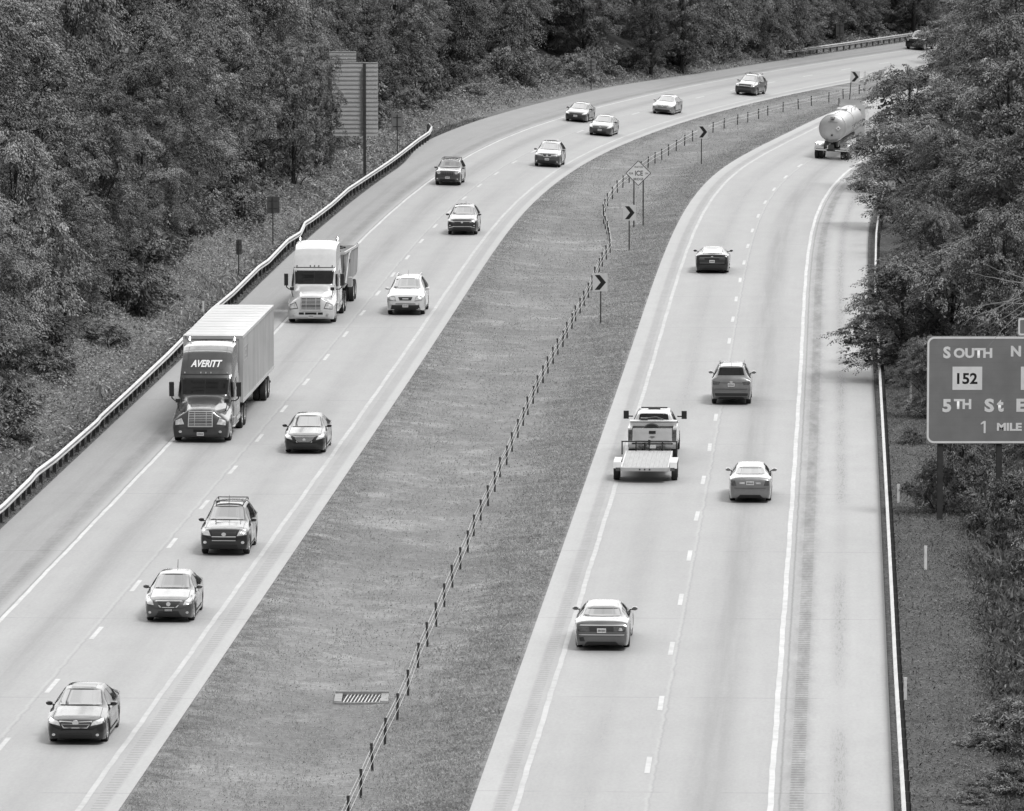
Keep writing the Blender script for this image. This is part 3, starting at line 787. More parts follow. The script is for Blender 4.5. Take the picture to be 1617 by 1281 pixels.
TRACTOR = [(0,.42,.72,.80,.92,.70),(.06,.34,.86,1.0,1.10,.74),(.12,.32,1.02,1.50,1.17,.62),(.34,.34,1.10,1.64,1.22,.62),(.9,.4,1.22,1.80,1.23,.64),(1.7,.45,1.45,1.96,1.22,.72),(2.0,.5,1.62,2.04,1.18,.90),
           (2.1,.5,1.7,2.14,1.17,.98),(2.42,.55,1.8,2.86,1.16,1.02),(2.5,.55,1.9,2.98,1.18,1.08),(2.56,.55,1.95,3.04,1.22,1.10),(2.95,.55,2.1,3.42,1.23,1.06),(3.4,.55,2.2,3.74,1.24,1.05),(3.9,.55,2.3,3.90,1.24,1.06),(5.05,.55,2.4,3.96,1.24,1.10),(5.10,.55,2.4,3.94,1.22,1.08)]
class Shape:
    def __init__(s, prof, L=None, W=None, H=None, axles=(.85, 3.6), rt=.34, smooth=.045, step=.04, arch=True, crown=.02, floor=.2):
        P = np.array(prof, float)
        if L: P[:, 0] *= L / P[-1, 0]
        if W: P[:, 4:] *= W / 2 / P[:, 4].max()
        if H: P[:, 1:4] *= H / P[:, 3].max()
        s.L, s.W, s.H = P[-1, 0], P[:, 4].max() * 2, P[:, 3].max()
        s.axles, s.rt = axles, rt
        xs = np.unique(np.concatenate([np.arange(0, s.L, step), P[:, 0], [s.L]]))
        vals = np.stack([np.interp(xs, P[:, 0], P[:, k]) for k in range(1, 6)], 1)
        # light smoothing along the length
        sm = vals.copy()
        for i, x in enumerate(xs):
            w = min(smooth, x, s.L - x)
            if w > 0:
                q = np.linspace(x - w, x + w, 7); sm[i] = [np.interp(q, P[:, 0], P[:, k]).mean() for k in range(1, 6)]
        vals = sm
        V, rows = [], []
        for x, (zb, zs, zt, ws, wt) in zip(xs, vals):
            za = zb
            if arch:
                for ax in axles:
                    rr = rt * 1.17
                    if abs(x - ax) < rr: za = max(za, rt * .98 + math.sqrt(rr * rr - (x - ax)**2))
            za = min(za, zs - .06); zf = max(zb, floor) if x > .12 else zb
            dzt = zt - zs
            half = [(0, zf), (.70 * ws, zf), (.70 * ws, max(za, zf)), (.965 * ws, max(za, zb)), (ws * 1.0, za + .28 * (zs - za)), (ws * 1.005, za + .62 * (zs - za)), (ws * .985, zs - .03),
                    (ws * .96 + .04 * wt, zs + .01), (.5 * ws + .5 * wt, zs + .5 * dzt), (wt + .02, zt - min(.07, .35 * dzt)), (wt * .93, zt - min(.02, .12 * dzt)), (wt * .6, zt + crown * .6), (0, zt + crown)]
            rows.append([(s.X(x), y, z) for y, z in half] + [(s.X(x), -y, z) for y, z in half[-2:0:-1]])
        n, k = len(rows), len(rows[0])
        s.V = [p for r in rows for p in r]; s.F = []; s.Mi = []
        for i in range(n - 1):
            for j in range(k):
                s.F.append((i*k + j, (i+1)*k + j, (i+1)*k + (j+1) % k, i*k + (j+1) % k)); s.Mi.append(1 if j < 2 or j >= k - 2 else 0)
        s.F += [tuple(range(k)), tuple(range((n-1)*k, n*k))[::-1]]; s.Mi += [0, 0]
        s.bvh = BVHTree.FromPolygons([Vector(v) for v in s.V], s.F)
        s.mb = MB().add(s.V, s.F); s.mb.m = list(s.Mi)
    def X(s, x): return -x            # the front bumper is at x = 0, the car extends to -L
    def hit(s, view, a, b):
        o, d = {'F': (Vector((3, a, b)), Vector((-1, 0, 0))), 'B': (Vector((-s.L - 3, a, b)), Vector((1, 0, 0))),
                'L': (Vector((a, 5, b)), Vector((0, -1, 0))), 'R': (Vector((a, -5, b)), Vector((0, 1, 0))), 'T': (Vector((a, b, 9)), Vector((0, 0, -1)))}[view]
        p = s.bvh.ray_cast(o, d)[0]
        return (p, d) if p is not None else (None, d)
    def decal(s, view, quads, off=.008, n=8, m=5, mb=None, mat=0, sym=False):
        """project four-cornered outlines on to the body; corners run bottom-left, bottom-right, top-right, top-left"""
        mb = mb or MB()
        qs = [quads] if not isinstance(quads[0][0], (tuple, list)) else list(quads)
        if sym: qs = qs + [[(-a, b) for a, b in q] for q in qs]
        if view != 'T' and hasattr(s, 'zm'): qs = [[(a, s.zm(b)) for a, b in q] for q in qs]
        for q in qs:
            (ax, ay), (bx, by), (cx, cy), (dx, dy) = q; idx = {}; vs = []; fs = []
            for i in range(m + 1):
                for j in range(n + 1):
                    u, v = j / n, i / m
                    px = (1-u)*(1-v)*ax + u*(1-v)*bx + u*v*cx + (1-u)*v*dx; py = (1-u)*(1-v)*ay + u*(1-v)*by + u*v*cy + (1-u)*v*dy
                    p, d = s.hit(view, px, py)
                    if p is not None: idx[i, j] = len(vs); vs.append(p - d * off)
            for i in range(m):
                for j in range(n):
                    k = [(i, j), (i, j+1), (i+1, j+1), (i+1, j)]
                    if all(e in idx for e in k): fs.append(tuple(idx[e] for e in k))
            if fs: mb.add(vs, fs, mat)
        return mb
def wheel_mesh(mb_t, mb_r, r, w, spokes=5, rim=.68):
    """tyre and rim around the Y axis; outer face towards +Y"""
    h = w / 2
    mb_t.lathe([(r*rim, -h*.9), (r*.93, -h), (r, -h*.78), (r, h*.78), (r*.93, h), (r*rim, h*.9)], 28)
    mb_r.lathe([(r*rim*.99, -h*.8), (r*rim*.99, h*.86), (r*rim*.88, h*.86), (r*rim*.86, h*.35), (.01, h*.30), (.01, -h*.8)], 28)
    for k in range(spokes):
        t = 2 * math.pi * (k + .5) / spokes; c, sn = math.cos(t), math.sin(t); wd = r * .085
        q = [(.05*r, -wd*1.3), (r*rim*.92, -wd), (r*rim*.92, wd), (.05*r, wd*1.3)]
        mb_r.quadbox([(a*c - b*sn, h*.36, a*sn + b*c) for a, b in q], (0, h*.40, 0))
    mb_r.cyl((0, h*.3, 0), (0, h*.84, 0), r*.16, n=10)
WHEELS = {}
def wheels(car, S, xs, r=None, w=.22, track=None, mat='rim', spokes=5, rim=.68, key=None):
    r = r or S.rt; track = track or S.W / 2 - .03
    key = (round(r, 3), w, mat, spokes)
    if key not in WHEELS:
        a, b = MB(), MB(); wheel_mesh(a, b, r, w, spokes, rim)
        t = a.build('wheel', M['tyre'], None, 40); q = b.build('rim', M[mat], t, 35)
        for o in (t, q): o.parent = None; C.objects.unlink(o)
        WHEELS[key] = (t.data, q.data)
    td, rd = WHEELS[key]
    for x in xs:
        for sg in (1, -1):
            t = bpy.data.objects.new('wheel', td); C.objects.link(t); t.parent = car
            t.location = (-x, sg * (track - w / 2), r); t.rotation_euler = (0, random.uniform(0, 1), 0 if sg > 0 else math.pi)
            q = bpy.data.objects.new('rim', rd); C.objects.link(q); q.parent = t
def mirrors(car, x, y, z, mat, sx=.16, sy=.22, sz=.15, arm=True):
    for sg in (1, -1):
        mb = MB()
        prof = [(-.5, .75), (-.2, 1), (.25, .95), (.5, .6)]
        vs = []
        for a, k in prof:
            for t in range(8):
                an = 2 * math.pi * t / 8 + .39; vs.append((-x + a * sx, sg * (y + sy/2 + math.cos(an) * sy/2 * k), z + math.sin(an) * sz/2 * k))
        fs = [(i*8 + j, i*8 + (j+1) % 8, (i+1)*8 + (j+1) % 8, (i+1)*8 + j) for i in range(3) for j in range(8)] + [tuple(range(8)), tuple(range(24, 32))]
        mb.add(vs, fs); mb.box(-x - .03, -x + .03, *(sorted((sg * (y - .12), sg * (y + .06)))), z - .06, z - .02)
        mb.build('side_mirror', mat, car, 50)
PAINTS = {}
def get_paint(g, metal=0.0):
    k = (g, metal)
    if k not in PAINTS: PAINTS[k] = paint('car_paint_%d' % len(PAINTS), g, metal)
    return PAINTS[k]
def oval(S, view, y, z, a, b, off=.02, depth=.02):
    p, d = S.hit(view, y, z); mb = MB(); n = 14
    if p is None: return mb
    sg = 1 if view == 'F' else -1
    q = [(p.x + sg * off, y + a * math.cos(2*math.pi*k/n), z + b * math.sin(2*math.pi*k/n)) for k in range(n)]
    return mb.quadbox(q if sg > 0 else q[::-1], (-sg * depth, 0, 0))
def plate(S, car, view, z, mat='plate', w=.30, h=.15, y=0):
    p, d = S.hit(view, y, z); sg = 1 if view == 'F' else -1; x = p.x
    for yy in (-w/2, w/2):
        for zz in (z - h/2, z + h/2):
            q, _ = S.hit(view, y + yy, zz)
            if q is not None: x = max(x, q.x) if sg > 0 else min(x, q.x)
    o = MB().box(*sorted((x + sg * .006, x + sg * .022)), y - w/2, y + w/2, z - h/2, z + h/2).build('licence_plate', M[mat], car)
    mb = MB()
    for k in range(6):
        yy = y - w * .36 + k * w * .145
        mb.box(*sorted((x + sg * .0225, x + sg * .025)), yy - .013, yy + .013, z - h*.26, z + h*.22)
    mb.build('plate_characters', M['dark'] if mat == 'plate' else M['alu_light'], o)

def side_glass(S, car, xa, xb, xc, xd, zlo, pill, dz=.0, mat='sideglass', trim=True):
    """window band between x=xa..xb at the bottom and xc..xd at the top, split at the pillar positions"""
    pts = [xa] + pill + [xb]
    for side in ('L', 'R'):
        for i in range(len(pts) - 1):
            a, b = pts[i] + (.03 if i else 0), pts[i+1] - (.03 if i < len(pts) - 2 else 0)
            zt = lambda x: float(np.interp(x, S.px, S.pz)) - .10
            z1, z2 = zlo(a), zlo(b)
            ta, tb = max(a, xc), min(b, xd)
            za, zb_ = zt(ta), zt(tb)
            ta2 = ta if ta > a + 1e-3 else a; tb2 = tb if tb < b - 1e-3 else b
            S.decal(side, [(-a, z1), (-b, z2), (-tb2, zb_), (-ta2, za)], .010, 7, 4).build('side_window', M[mat], car, 60)
def car(kind, label, cat, at, side, paintg, prof, L, W, H, axles, rt, front=None, back=None, metal=0.0, facing=None, group=None, **k):
    """kind: object name; at: photo pixel of the middle of the nearer axle's tyre contact; side L drives towards the camera, R away"""
    S = Shape(prof, L, W, H, axles, rt)
    P = np.array(prof, float); P[:, 0] *= L / P[-1, 0]; P[:, 1:4] *= H / P[:, 3].max(); P[:, 4:] *= W / 2 / P[:, 4].max()
    S.px, S.pz, S.ps, S.pwt, S.pws = P[:, 0], P[:, 3], P[:, 2], P[:, 5], P[:, 4]
    g = ground(*at); h = heading(side, g.y)
    h += k.get('yaw', 0)
    ax = axles[0] if side == 'L' else axles[1]
    if side == 'L': h += math.pi
    fwd = Vector((math.cos(h), math.sin(h), 0))
    loc = g + fwd * ax
    loc.z = float(tz(loc.x - fwd.x * L/2, loc.y - fwd.y * L/2))
    t = thing(kind, label, cat, loc, h, group or ('cars driving towards the camera' if side == 'L' else 'cars driving away from the camera'))
    a = -fwd * L; bk = .0
    # lie on the banked pavement
    lat = Vector((-fwd.y, fwd.x, 0)); c = loc - fwd * L / 2
    dzl = float(tz(c.x + lat.x, c.y + lat.y) - tz(c.x - lat.x, c.y - lat.y)) / 2
    t.rotation_euler = (math.atan(dzl), 0, h)
    pm = get_paint(paintg, metal)
    x = k
    cow, rf, rr, rg = x['glass']        # cowl, roof front, roof rear, rear glass foot (from the front bumper)
    zt = lambda q: float(np.interp(q, S.px, S.pz)); wt = lambda q: float(np.interp(q, S.px, S.pwt))
    body = S.mb
    # black surrounds below the glass, shut lines, arches
    S.decal('F', [(-wt(cow)*.97, zt(cow) - .005), (wt(cow)*.97, zt(cow) - .005), (wt(rf)*.97, zt(rf) - .005), (-wt(rf)*.97, zt(rf) - .005)], .004, 14, 8, body, 2)
    S.decal('B', [(wt(rg)*.93, zt(rg) + .01), (-wt(rg)*.93, zt(rg) + .01), (-wt(rr)*.95, zt(rr) - .03), (wt(rr)*.95, zt(rr) - .03)], .004, 14, 8, body, 2)
    for sd in ('L', 'R'):
        for q in x.get('doors', ()):
            S.decal(sd, [(-q, .30), (-q - .018, .30), (-q - .018, S.ps.max() - .05), (-q, S.ps.max() - .05)], .004, 1, 8, body, 2)
        S.decal(sd, [(-axles[0] - rt*1.25, .27), (-axles[1] + rt*1.25, .27), (-axles[1] + rt*1.25, .34), (-axles[0] - rt*1.25, .34)], .005, 12, 1, body, x.get('sill', 2))
        for q in x.get('handles', ()):
            S.decal(sd, [(-q, S.ps.max() - .18), (-q - .2, S.ps.max() - .18), (-q - .2, S.ps.max() - .14), (-q, S.ps.max() - .14)], .03, 2, 1).build('door_handle', pm, t)
    # bonnet and boot shut lines
    hl = cow * .95
    for sg in (1, -1):
        S.decal('T', [(-.35, sg * wt(.5) * .98), (-hl, sg * wt(hl) * .99), (-hl, sg * (wt(hl) * .99 - .012)), (-.35, sg * (wt(.5) * .98 - .012))], .004, 12, 1, body, 2)
    bd = body.build('body', [pm, M['black'], M['seam'], M['dark']], t, 38)
    S.decal('F', [(-wt(cow)*.92, zt(cow) + .025), (wt(cow)*.92, zt(cow) + .025), (wt(rf)*.93, zt(rf) - .03), (-wt(rf)*.93, zt(rf) - .03)], .012, 16, 10).build('windscreen', M['glass'], t, 60)
    S.decal('B', [(wt(rg)*.90, zt(rg) + x.get('rgz', .03)), (-wt(rg)*.90, zt(rg) + x.get('rgz', .03)), (-wt(rr)*.92, zt(rr) - .05), (wt(rr)*.92, zt(rr) - .05)], .012, 16, 10).build('rear_window', M[x.get('rglass', 'glass')], t, 60)
    sh = lambda q: float(np.interp(q, S.px, S.ps)) + .045
    wa, wb, wc, wd = x['win']
    side_glass(S, t, wa, wb, wc, wd, sh, x['pill'])
    mirrors(t, cow + .28, W/2 - .04, S.ps.max() + .06, x.get('mirror') or pm)
    # lamps and fascia
    fr = front or {}
    for q in fr.get('lamp', ()):
        for sg in (1, -1):
            S.decal('F', [(sg*a, b) for a, b in q], .012, 7, 4).build('headlight', M['lamp'], t, 60)
            pts = q; cx = sum(p[0] for p in pts) / 4; cz = sum(p[1] for p in pts) / 4
            S.decal('F', [(sg*(cx + (a-cx)*1.1), cz + (b-cz)*1.25) for a, b in pts], .006, 7, 4).build('lamp_housing', M['dark'], t, 60)
    mb = MB()
    for q in fr.get('grille', ()): S.decal('F', q, .010, 12, 4, mb)
    if mb.v: gr_ = mb.build('grille', M['black'], t, 60)
    mb = MB()
    for q in fr.get('chrome', ()): S.decal('F', q, .022, 12, 1, mb)
    if mb.v: mb.build('grille_trim', M[fr.get('trim', 'chrome')], t, 60)
    mb = MB()
    for q in fr.get('lower', ()): S.decal('F', q, .010, 12, 4, mb)
    if mb.v: mb.build('lower_grille', M['black'], t, 60)
    for y, z, r_ in fr.get('fog', ()):
        for sg in (1, -1): oval(S, 'F', sg*y, z, r_, r_ * .8, .03, .05).build('fog_lamp', M['lamp'], t)
    if 'emblem' in fr:
        z, a, b = fr['emblem']; oval(S, 'F', 0, z, a, b, .045, .04).build('emblem', M['chrome'], t)
    if 'plate' in fr: plate(S, t, 'F', *fr['plate'])
    bk = back or {}
    for q in bk.get('lamp', ()):
        for sg in (1, -1): S.decal('B', [(sg*a, b) for a, b in q], .012, 5, 5).build('tail_light', M['tail'], t, 60)
    for q in bk.get('clear', ()):
        S.decal('B', q, .02, 3, 3).build('reversing_light', M['lamp'], t, 60)
    mb = MB()
    for q in bk.get('dark', ()): S.decal('B', q, .009, 14, 3, mb)
    if mb.v: mb.build('rear_panel', M['black'], t, 60)
    mb = MB()
    for q in bk.get('trim', ()): S.decal('B', q, .018, 14, 1, mb)
    if mb.v: mb.build('rear_trim', M[bk.get('trimmat', 'chrome')], t, 60)
    if 'emblem' in bk:
        z, a, b = bk['emblem']; oval(S, 'B', 0, z, a, b, .03, .03).build('emblem', M['chrome'], t)
    if 'plate' in bk: plate(S, t, 'B', *bk['plate'])
    if x.get('rails'):
        a, b = x['rails']
        for sg in (1, -1):
            y = sg * (wt(2.6) - .03); z = S.H
            MB().tube([(-a, y, z - .03), (-a - .12, y, z + .055), (-(a+b)/2, y, z + .07), (-b + .12, y, z + .05), (-b, y, z - .05)], .02, 6).build('roof_rail', M[x.get('railmat', 'black')], t, 60)
    if x.get('bars'):
        for q in x['bars']: MB().box(-q - .04, -q + .04, -wt(2.6) + .02, wt(2.6) - .02, S.H + .055, S.H + .085).build('roof_bar', M['black'], t)
    if x.get('sunroof'):
        a, b = x['sunroof']; S.decal('T', [(-a, .38), (-a, -.38), (-b, -.36), (-b, .36)], .008, 8, 5).build('sunroof', M['sideglass'], t, 60)
    if x.get('aerial'): 
        q, hh = x['aerial']; MB().cyl((-q, .0, S.H - .01), (-q - .12, 0, S.H + hh), .012, .006, 5).build('aerial', M['black'], t)
    # driver and seats are only hinted at through the dark glass; wheels
    wheels(t, S, axles, w=x.get('tw', .215), mat=x.get('rim', 'rim'), spokes=x.get('spokes', 5))
    return t, S

sed = dict(glass=(1.34, 2.14, 3.6, 4.18), win=(1.52, 3.98, 2.1, 3.66), pill=[2.55, 3.42], doors=(1.55, 2.57, 3.5), handles=(2.3, 3.2))
osd = dict(glass=(1.52, 2.36, 3.74, 4.24), win=(1.7, 4.08, 2.35, 3.78), pill=[2.72, 3.55], doors=(1.7, 2.74, 3.6), handles=(2.5, 3.35))
suv = dict(glass=(1.24, 2.0, 3.98, 4.33), win=(1.42, 4.22, 2.0, 4.0), pill=[2.35, 3.2], doors=(1.4, 2.37, 3.28), handles=(2.1, 3.0))
def scaled(d, k, **e):
    o = dict(d)
    for q in ('glass', 'win', 'pill', 'doors', 'handles'): o[q] = type(d[q])(v * k for v in d[q])
    o.update(e); return o

# --- towards the camera
car('sedan', 'black sedan with chrome-edged grille, nearest car in the lower left corner', 'car', (125, 1170), 'L', .012, SEDAN, 4.81, 1.82, 1.47, (.95, 3.73), .335,
    front=dict(lamp=[[(.46, .60), (.86, .68), (.80, .80), (.52, .72)]], grille=[[(-.34, .55), (.34, .55), (.48, .72), (-.48, .72)]],
               chrome=[[(-.35, .53), (.35, .53), (.36, .555), (-.36, .555)], [(-.36, .53), (-.34, .55), (-.47, .73), (-.50, .72)], [(.34, .55), (.36, .53), (.50, .72), (.47, .73)], [(-.50, .715), (-.1, .70), (-.1, .72), (-.49, .735)], [(.1, .70), (.50, .715), (.49, .735), (.1, .72)], [(-.44, .64), (.44, .64), (.44, .65), (-.44, .65)]],
               lower=[[(-.5, .26), (.5, .26), (.46, .38), (-.46, .38)]], emblem=(.69, .10, .075), fog=[(.66, .33, .05)]),
    back=dict(lamp=[[(.45, .78), (.8, .78), (.82, .93), (.45, .90)]], plate=(.72,)), sunroof=(2.2, 2.75), **scaled(sed, 1.0, spokes=7))
car('sedan', 'mid-grey compact sedan with V-shaped chrome grille and empty plate frame', 'car', (270, 979), 'L', .07, SEDAN, 4.45, 1.70, 1.50, (.85, 3.45), .315,
    front=dict(lamp=[[(.50, .62), (.80, .66), (.74, .86), (.56, .76)]], grille=[[(-.26, .56), (.26, .56), (.40, .74), (-.40, .74)]],
               chrome=[[(-.29, .545), (-.24, .545), (-.40, .76), (-.50, .76)], [(.24, .545), (.29, .545), (.50, .76), (.40, .76)], [(-.28, .535), (.28, .535), (.28, .56), (-.28, .56)], [(-.46, .75), (.46, .75), (.44, .77), (-.44, .77)]],
               lower=[[(-.42, .26), (.42, .26), (.34, .42), (-.34, .42)]], emblem=(.66, .075, .075), plate=(.46, 'black'), fog=[(.64, .37, .05)]),
    back=dict(plate=(.7,)), aerial=(3.2, .28), **scaled(sed, .925, metal=.5, spokes=6))
car('sport_utility_vehicle', 'black compact sport utility vehicle with roof bars and round fog lamps', 'car', (357, 874), 'L', .014, SUV, 4.6, 1.82, 1.72, (.88, 3.5), .35,
    front=dict(lamp=[[(.48, .76), (.84, .80), (.80, .98), (.60, 1.0)]], grille=[[(-.44, .74), (.44, .74), (.46, .92), (-.46, .92)], [(-.44, .60), (.44, .60), (.44, .70), (-.44, .70)]],
               chrome=[[(-.45, .715), (.45, .715), (.45, .745), (-.45, .745)], [(-.44, .575), (.44, .575), (.44, .60), (-.44, .60)]], trim='alu_light',
               lower=[[(-.5, .30), (.5, .30), (.5, .42), (-.5, .42)]], emblem=(.82, .085, .07), fog=[(.70, .52, .065)]),
    back=dict(plate=(.8,)), rails=(2.0, 3.9), bars=(2.3, 3.6), aerial=(2.15, .3), **scaled(suv, 1.0))
car('sedan', 'glossy black sedan with chrome slatted grille, right of the box truck', 'car', (483, 714), 'L', .010, SEDAN, 4.62, 1.76, 1.49, (.9, 3.6), .325,
    front=dict(lamp=[[(.50, .62), (.84, .70), (.80, .84), (.60, .78)]], grille=[[(-.30, .52), (.30, .52), (.44, .74), (-.44, .74)]],
               chrome=[[(-.32, .51), (-.28, .51), (-.42, .76), (-.48, .76)], [(.28, .51), (.32, .51), (.48, .76), (.42, .76)]] + [[(-.30 - i*.03, .53 + i*.05), (.30 + i*.03, .53 + i*.05), (.30 + i*.03, .548 + i*.05), (-.30 - i*.03, .548 + i*.05)] for i in range(5)],
               lower=[[(-.5, .24), (.5, .24), (.46, .38), (-.46, .38)]], emblem=(.63, .07, .05)),
    back=dict(plate=(.7,)), **scaled(sed, .96))
car('sport_utility_vehicle', 'white sport utility vehicle with black trapezoid grille, beside the white truck', 'car', (642, 496), 'L', .52, SUV, 5.1, 1.99, 1.88, (.98, 3.99), .38,
    front=dict(lamp=[[(.50, .78), (.86, .82), (.84, 1.0), (.56, .98)]], grille=[[(-.30, .80), (.30, .80), (.38, .98), (-.38, .98)]],
               chrome=[[(-.16, .86), (.16, .86), (.16, .91), (-.16, .91)]], trim='alu_light',
               lower=[[(-.80, .26), (.80, .26), (.72, .56), (-.72, .56)], [(-.55, .60), (.55, .60), (.5, .64), (-.5, .64)]], fog=[(.72, .62, .055)], plate=(.52,)),
    back=dict(plate=(.8,)), rails=(2.2, 4.2), railmat='alu_light', aerial=(2.4, .3), **scaled(suv, 1.108, sill=2))
car('sport_utility_vehicle', 'dark grey crossover with swept chrome bar, above the white sport utility vehicle', 'car', (731, 370), 'L', .035, SUV, 4.56, 1.84, 1.70, (.9, 3.52), .35,
    front=dict(lamp=[[(.46, .78), (.86, .86), (.82, .97), (.50, .86)]], grille=[[(-.42, .72), (.42, .72), (.46, .82), (-.46, .82)]],
               chrome=[[(-.55, .83), (.55, .83), (.52, .87), (-.52, .87)], [(-.5, .52), (.5, .52), (.5, .55), (-.5, .55)], [(.5, .52), (.8, .44), (.82, .47), (.5, .56)], [(-.8, .44), (-.5, .52), (-.5, .56), (-.82, .47)]],
               lower=[[(-.6, .30), (.6, .30), (.5, .50), (-.5, .50)], [(.56, .56), (.84, .56), (.86, .70), (.66, .70)], [(-.84, .56), (-.56, .56), (-.66, .70), (-.86, .70)]], emblem=(.80, .07, .06), fog=[(.74, .60, .045)]),
    back=dict(plate=(.8,)), aerial=(3.9, .12), **scaled(suv, .99, metal=.4))
car('sport_utility_vehicle', 'boxy utility vehicle with round headlights and seven-slot grille', 'car', (708, 292), 'L', .07, JEEP, 4.41, 1.76, 1.66, (.85, 3.48), .35,
    front=dict(grille=[[(-.40 + i*.118, .72), (-.33 + i*.118, .72), (-.33 + i*.118, .96), (-.40 + i*.118, .96)] for i in range(7)],
               lower=[[(-.55, .30), (.55, .30), (.5, .44), (-.5, .44)]], chrome=[[(-.78, .60), (.78, .60), (.76, .635), (-.76, .635)]], trim='dark', fog=[(.60, .87, .12), (.68, .46, .05)], plate=(.55,)),
    back=dict(plate=(.8,)), rails=(1.9, 3.9), bars=(2.2, 3.3), **scaled(suv, .96, metal=.3))
car('sport_utility_vehicle', 'rounded grey crossover with small square grille, entering the bend', 'car', (865, 263), 'L', .09, SUV, 4.82, 1.88, 1.70, (.93, 3.76), .36,
    front=dict(lamp=[[(.34, .80), (.86, .86), (.82, .98), (.40, .90)]], grille=[[(-.20, .78), (.20, .78), (.30, .92), (-.30, .92)]],
               chrome=[[(-.30, .75), (.30, .75), (.26, .79), (-.26, .79)], [(-.32, .79), (-.24, .79), (-.32, .93), (-.38, .93)], [(.24, .79), (.32, .79), (.38, .93), (.32, .93)]],
               lower=[[(-.75, .32), (.75, .32), (.62, .52), (-.62, .52)]], emblem=(.85, .08, .07), plate=(.58,), fog=[(.74, .42, .05)]),
    back=dict(plate=(.8,)), sunroof=(2.3, 3.7), **scaled(suv, 1.048, metal=.5))
car('sedan', 'dark low sedan, left one of the pair in the bend', 'car', (911, 192), 'L', .03, SEDAN, 4.5, 1.76, 1.43, (.9, 3.6), .32,
    front=dict(lamp=[[(.50, .62), (.84, .66), (.82, .80), (.56, .74)]], grille=[[(-.40, .60), (.40, .60), (.46, .72), (-.46, .72)]], lower=[[(-.6, .24), (.6, .24), (.5, .40), (-.5, .40)]], plate=(.50,)),
    back=dict(plate=(.7,)), **scaled(sed, .935, metal=.3))
car('sedan', 'dark grey sedan with bright headlights, right one of the pair in the bend', 'car', (949, 214), 'L', .055, SEDAN, 4.6, 1.80, 1.48, (.9, 3.6), .33,
    front=dict(lamp=[[(.52, .62), (.86, .68), (.80, .86), (.60, .76)]], grille=[[(-.38, .60), (.38, .60), (.44, .74), (-.44, .74)]], chrome=[[(-.44, .66), (.44, .66), (.44, .68), (-.44, .68)]], lower=[[(-.5, .24), (.5, .24), (.5, .40), (-.5, .40)]], plate=(.48,), emblem=(.70, .09, .04)),
    back=dict(plate=(.7,)), **scaled(sed, .955, metal=.3))
car('sedan', 'silver sedan with wide barred grille and tinted sunroof, between the dark pair and far crossover', 'car', (1048, 180), 'L', .30, SEDAN, 4.6, 1.79, 1.45, (.85, 3.61), .33,
    front=dict(lamp=[[(.50, .62), (.86, .68), (.80, .84), (.56, .76)]], grille=[[(-.36, .56), (.36, .56), (.42, .76), (-.42, .76)]], chrome=[[(-.38, .60 + .06*i), (.38, .60 + .06*i), (.38, .62 + .06*i), (-.38, .62 + .06*i)] for i in range(3)],
               lower=[[(-.76, .26), (.76, .26), (.66, .42), (-.66, .42)]], emblem=(.68, .07, .07), fog=[(.68, .36, .06)]),
    back=dict(plate=(.7,)), sunroof=(2.25, 2.9), **scaled(sed, .955, metal=.6))
car('sport_utility_vehicle', 'two-tone far crossover with pale bonnet and split grille, alone high in the bend', 'car', (1179, 150), 'L', .06, SUV, 4.77, 1.84, 1.70, (.95, 3.8), .36,
    front=dict(lamp=[[(.48, .76), (.86, .80), (.82, 1.02), (.58, 1.0)]], grille=[[(-.46, .86), (.46, .86), (.46, .94), (-.46, .94)], [(-.42, .66), (.42, .66), (.46, .80), (-.46, .80)]],
               chrome=[[(-.46, .80), (.46, .80), (.46, .86), (-.46, .86)]], lower=[[(-.6, .30), (.6, .30), (.55, .5), (-.55, .5)]], emblem=(.83, .10, .045)),
    back=dict(plate=(.8,)), rails=(2.1, 4.0), **scaled(suv, 1.035, metal=.5))
car('sport_utility_vehicle', 'dark upright utility vehicle emerging behind the tree at the far end of the road', 'car', (1446.5, 78.5), 'L', .008, JEEP, 4.5, 1.86, 1.80, (.85, 3.5), .38,
    front=dict(grille=[[(-.40 + i*.118, .78), (-.33 + i*.118, .78), (-.33 + i*.118, 1.04), (-.40 + i*.118, 1.04)] for i in range(7)], lower=[[(-.6, .34), (.6, .34), (.6, .5), (-.6, .5)]], fog=[(.64, .94, .11)]),
    back=dict(plate=(.8,)), **scaled(suv, .975))
# --- away from the camera
car('sedan', 'silver old sedan with full-width dark tail light band, nearest car on the right carriageway', 'car', (952, 1021), 'R', .12, OLDSEDAN, 4.98, 1.85, 1.44, (1.0, 3.77), .33,
    back=dict(lamp=[[(.40, .66), (.80, .68), (.80, .82), (.40, .84)]], dark=[[(-.78, .66), (.78, .66), (.78, .83), (-.78, .83)], [(.55, .34), (.72, .34), (.74, .47), (.6, .49)][::1]], clear=[[(-.70, .69), (-.56, .69), (-.58, .79), (-.66, .79)]],
              trim=[[(-.84, .545), (.84, .545), (.84, .575), (-.84, .575)], [(-.74, .855), (.74, .855), (.70, .885), (-.70, .885)]], trimmat='alu_light', plate=(.70,)),
    rgz=.03, **scaled(osd, 1.0, metal=.55, rim='rim'))
car('sedan', 'silver small sedan with rear spoiler, right of the flatbed trailer', 'car', (1185, 790), 'R', .21, SEDAN, 4.5, 1.71, 1.42, (.88, 3.42), .31,
    back=dict(lamp=[[(.54, .70), (.80, .70), (.78, .92), (.60, .90)]], trim=[[(-.62, .60), (.62, .60), (.62, .615), (-.62, .615)]], trimmat='dark', plate=(.80,), clear=[[(.22, .76), (.42, .76), (.42, .84), (.22, .84)], [(-.42, .76), (-.22, .76), (-.22, .84), (-.42, .84)]]),
    **scaled(sed, .935, metal=.55))
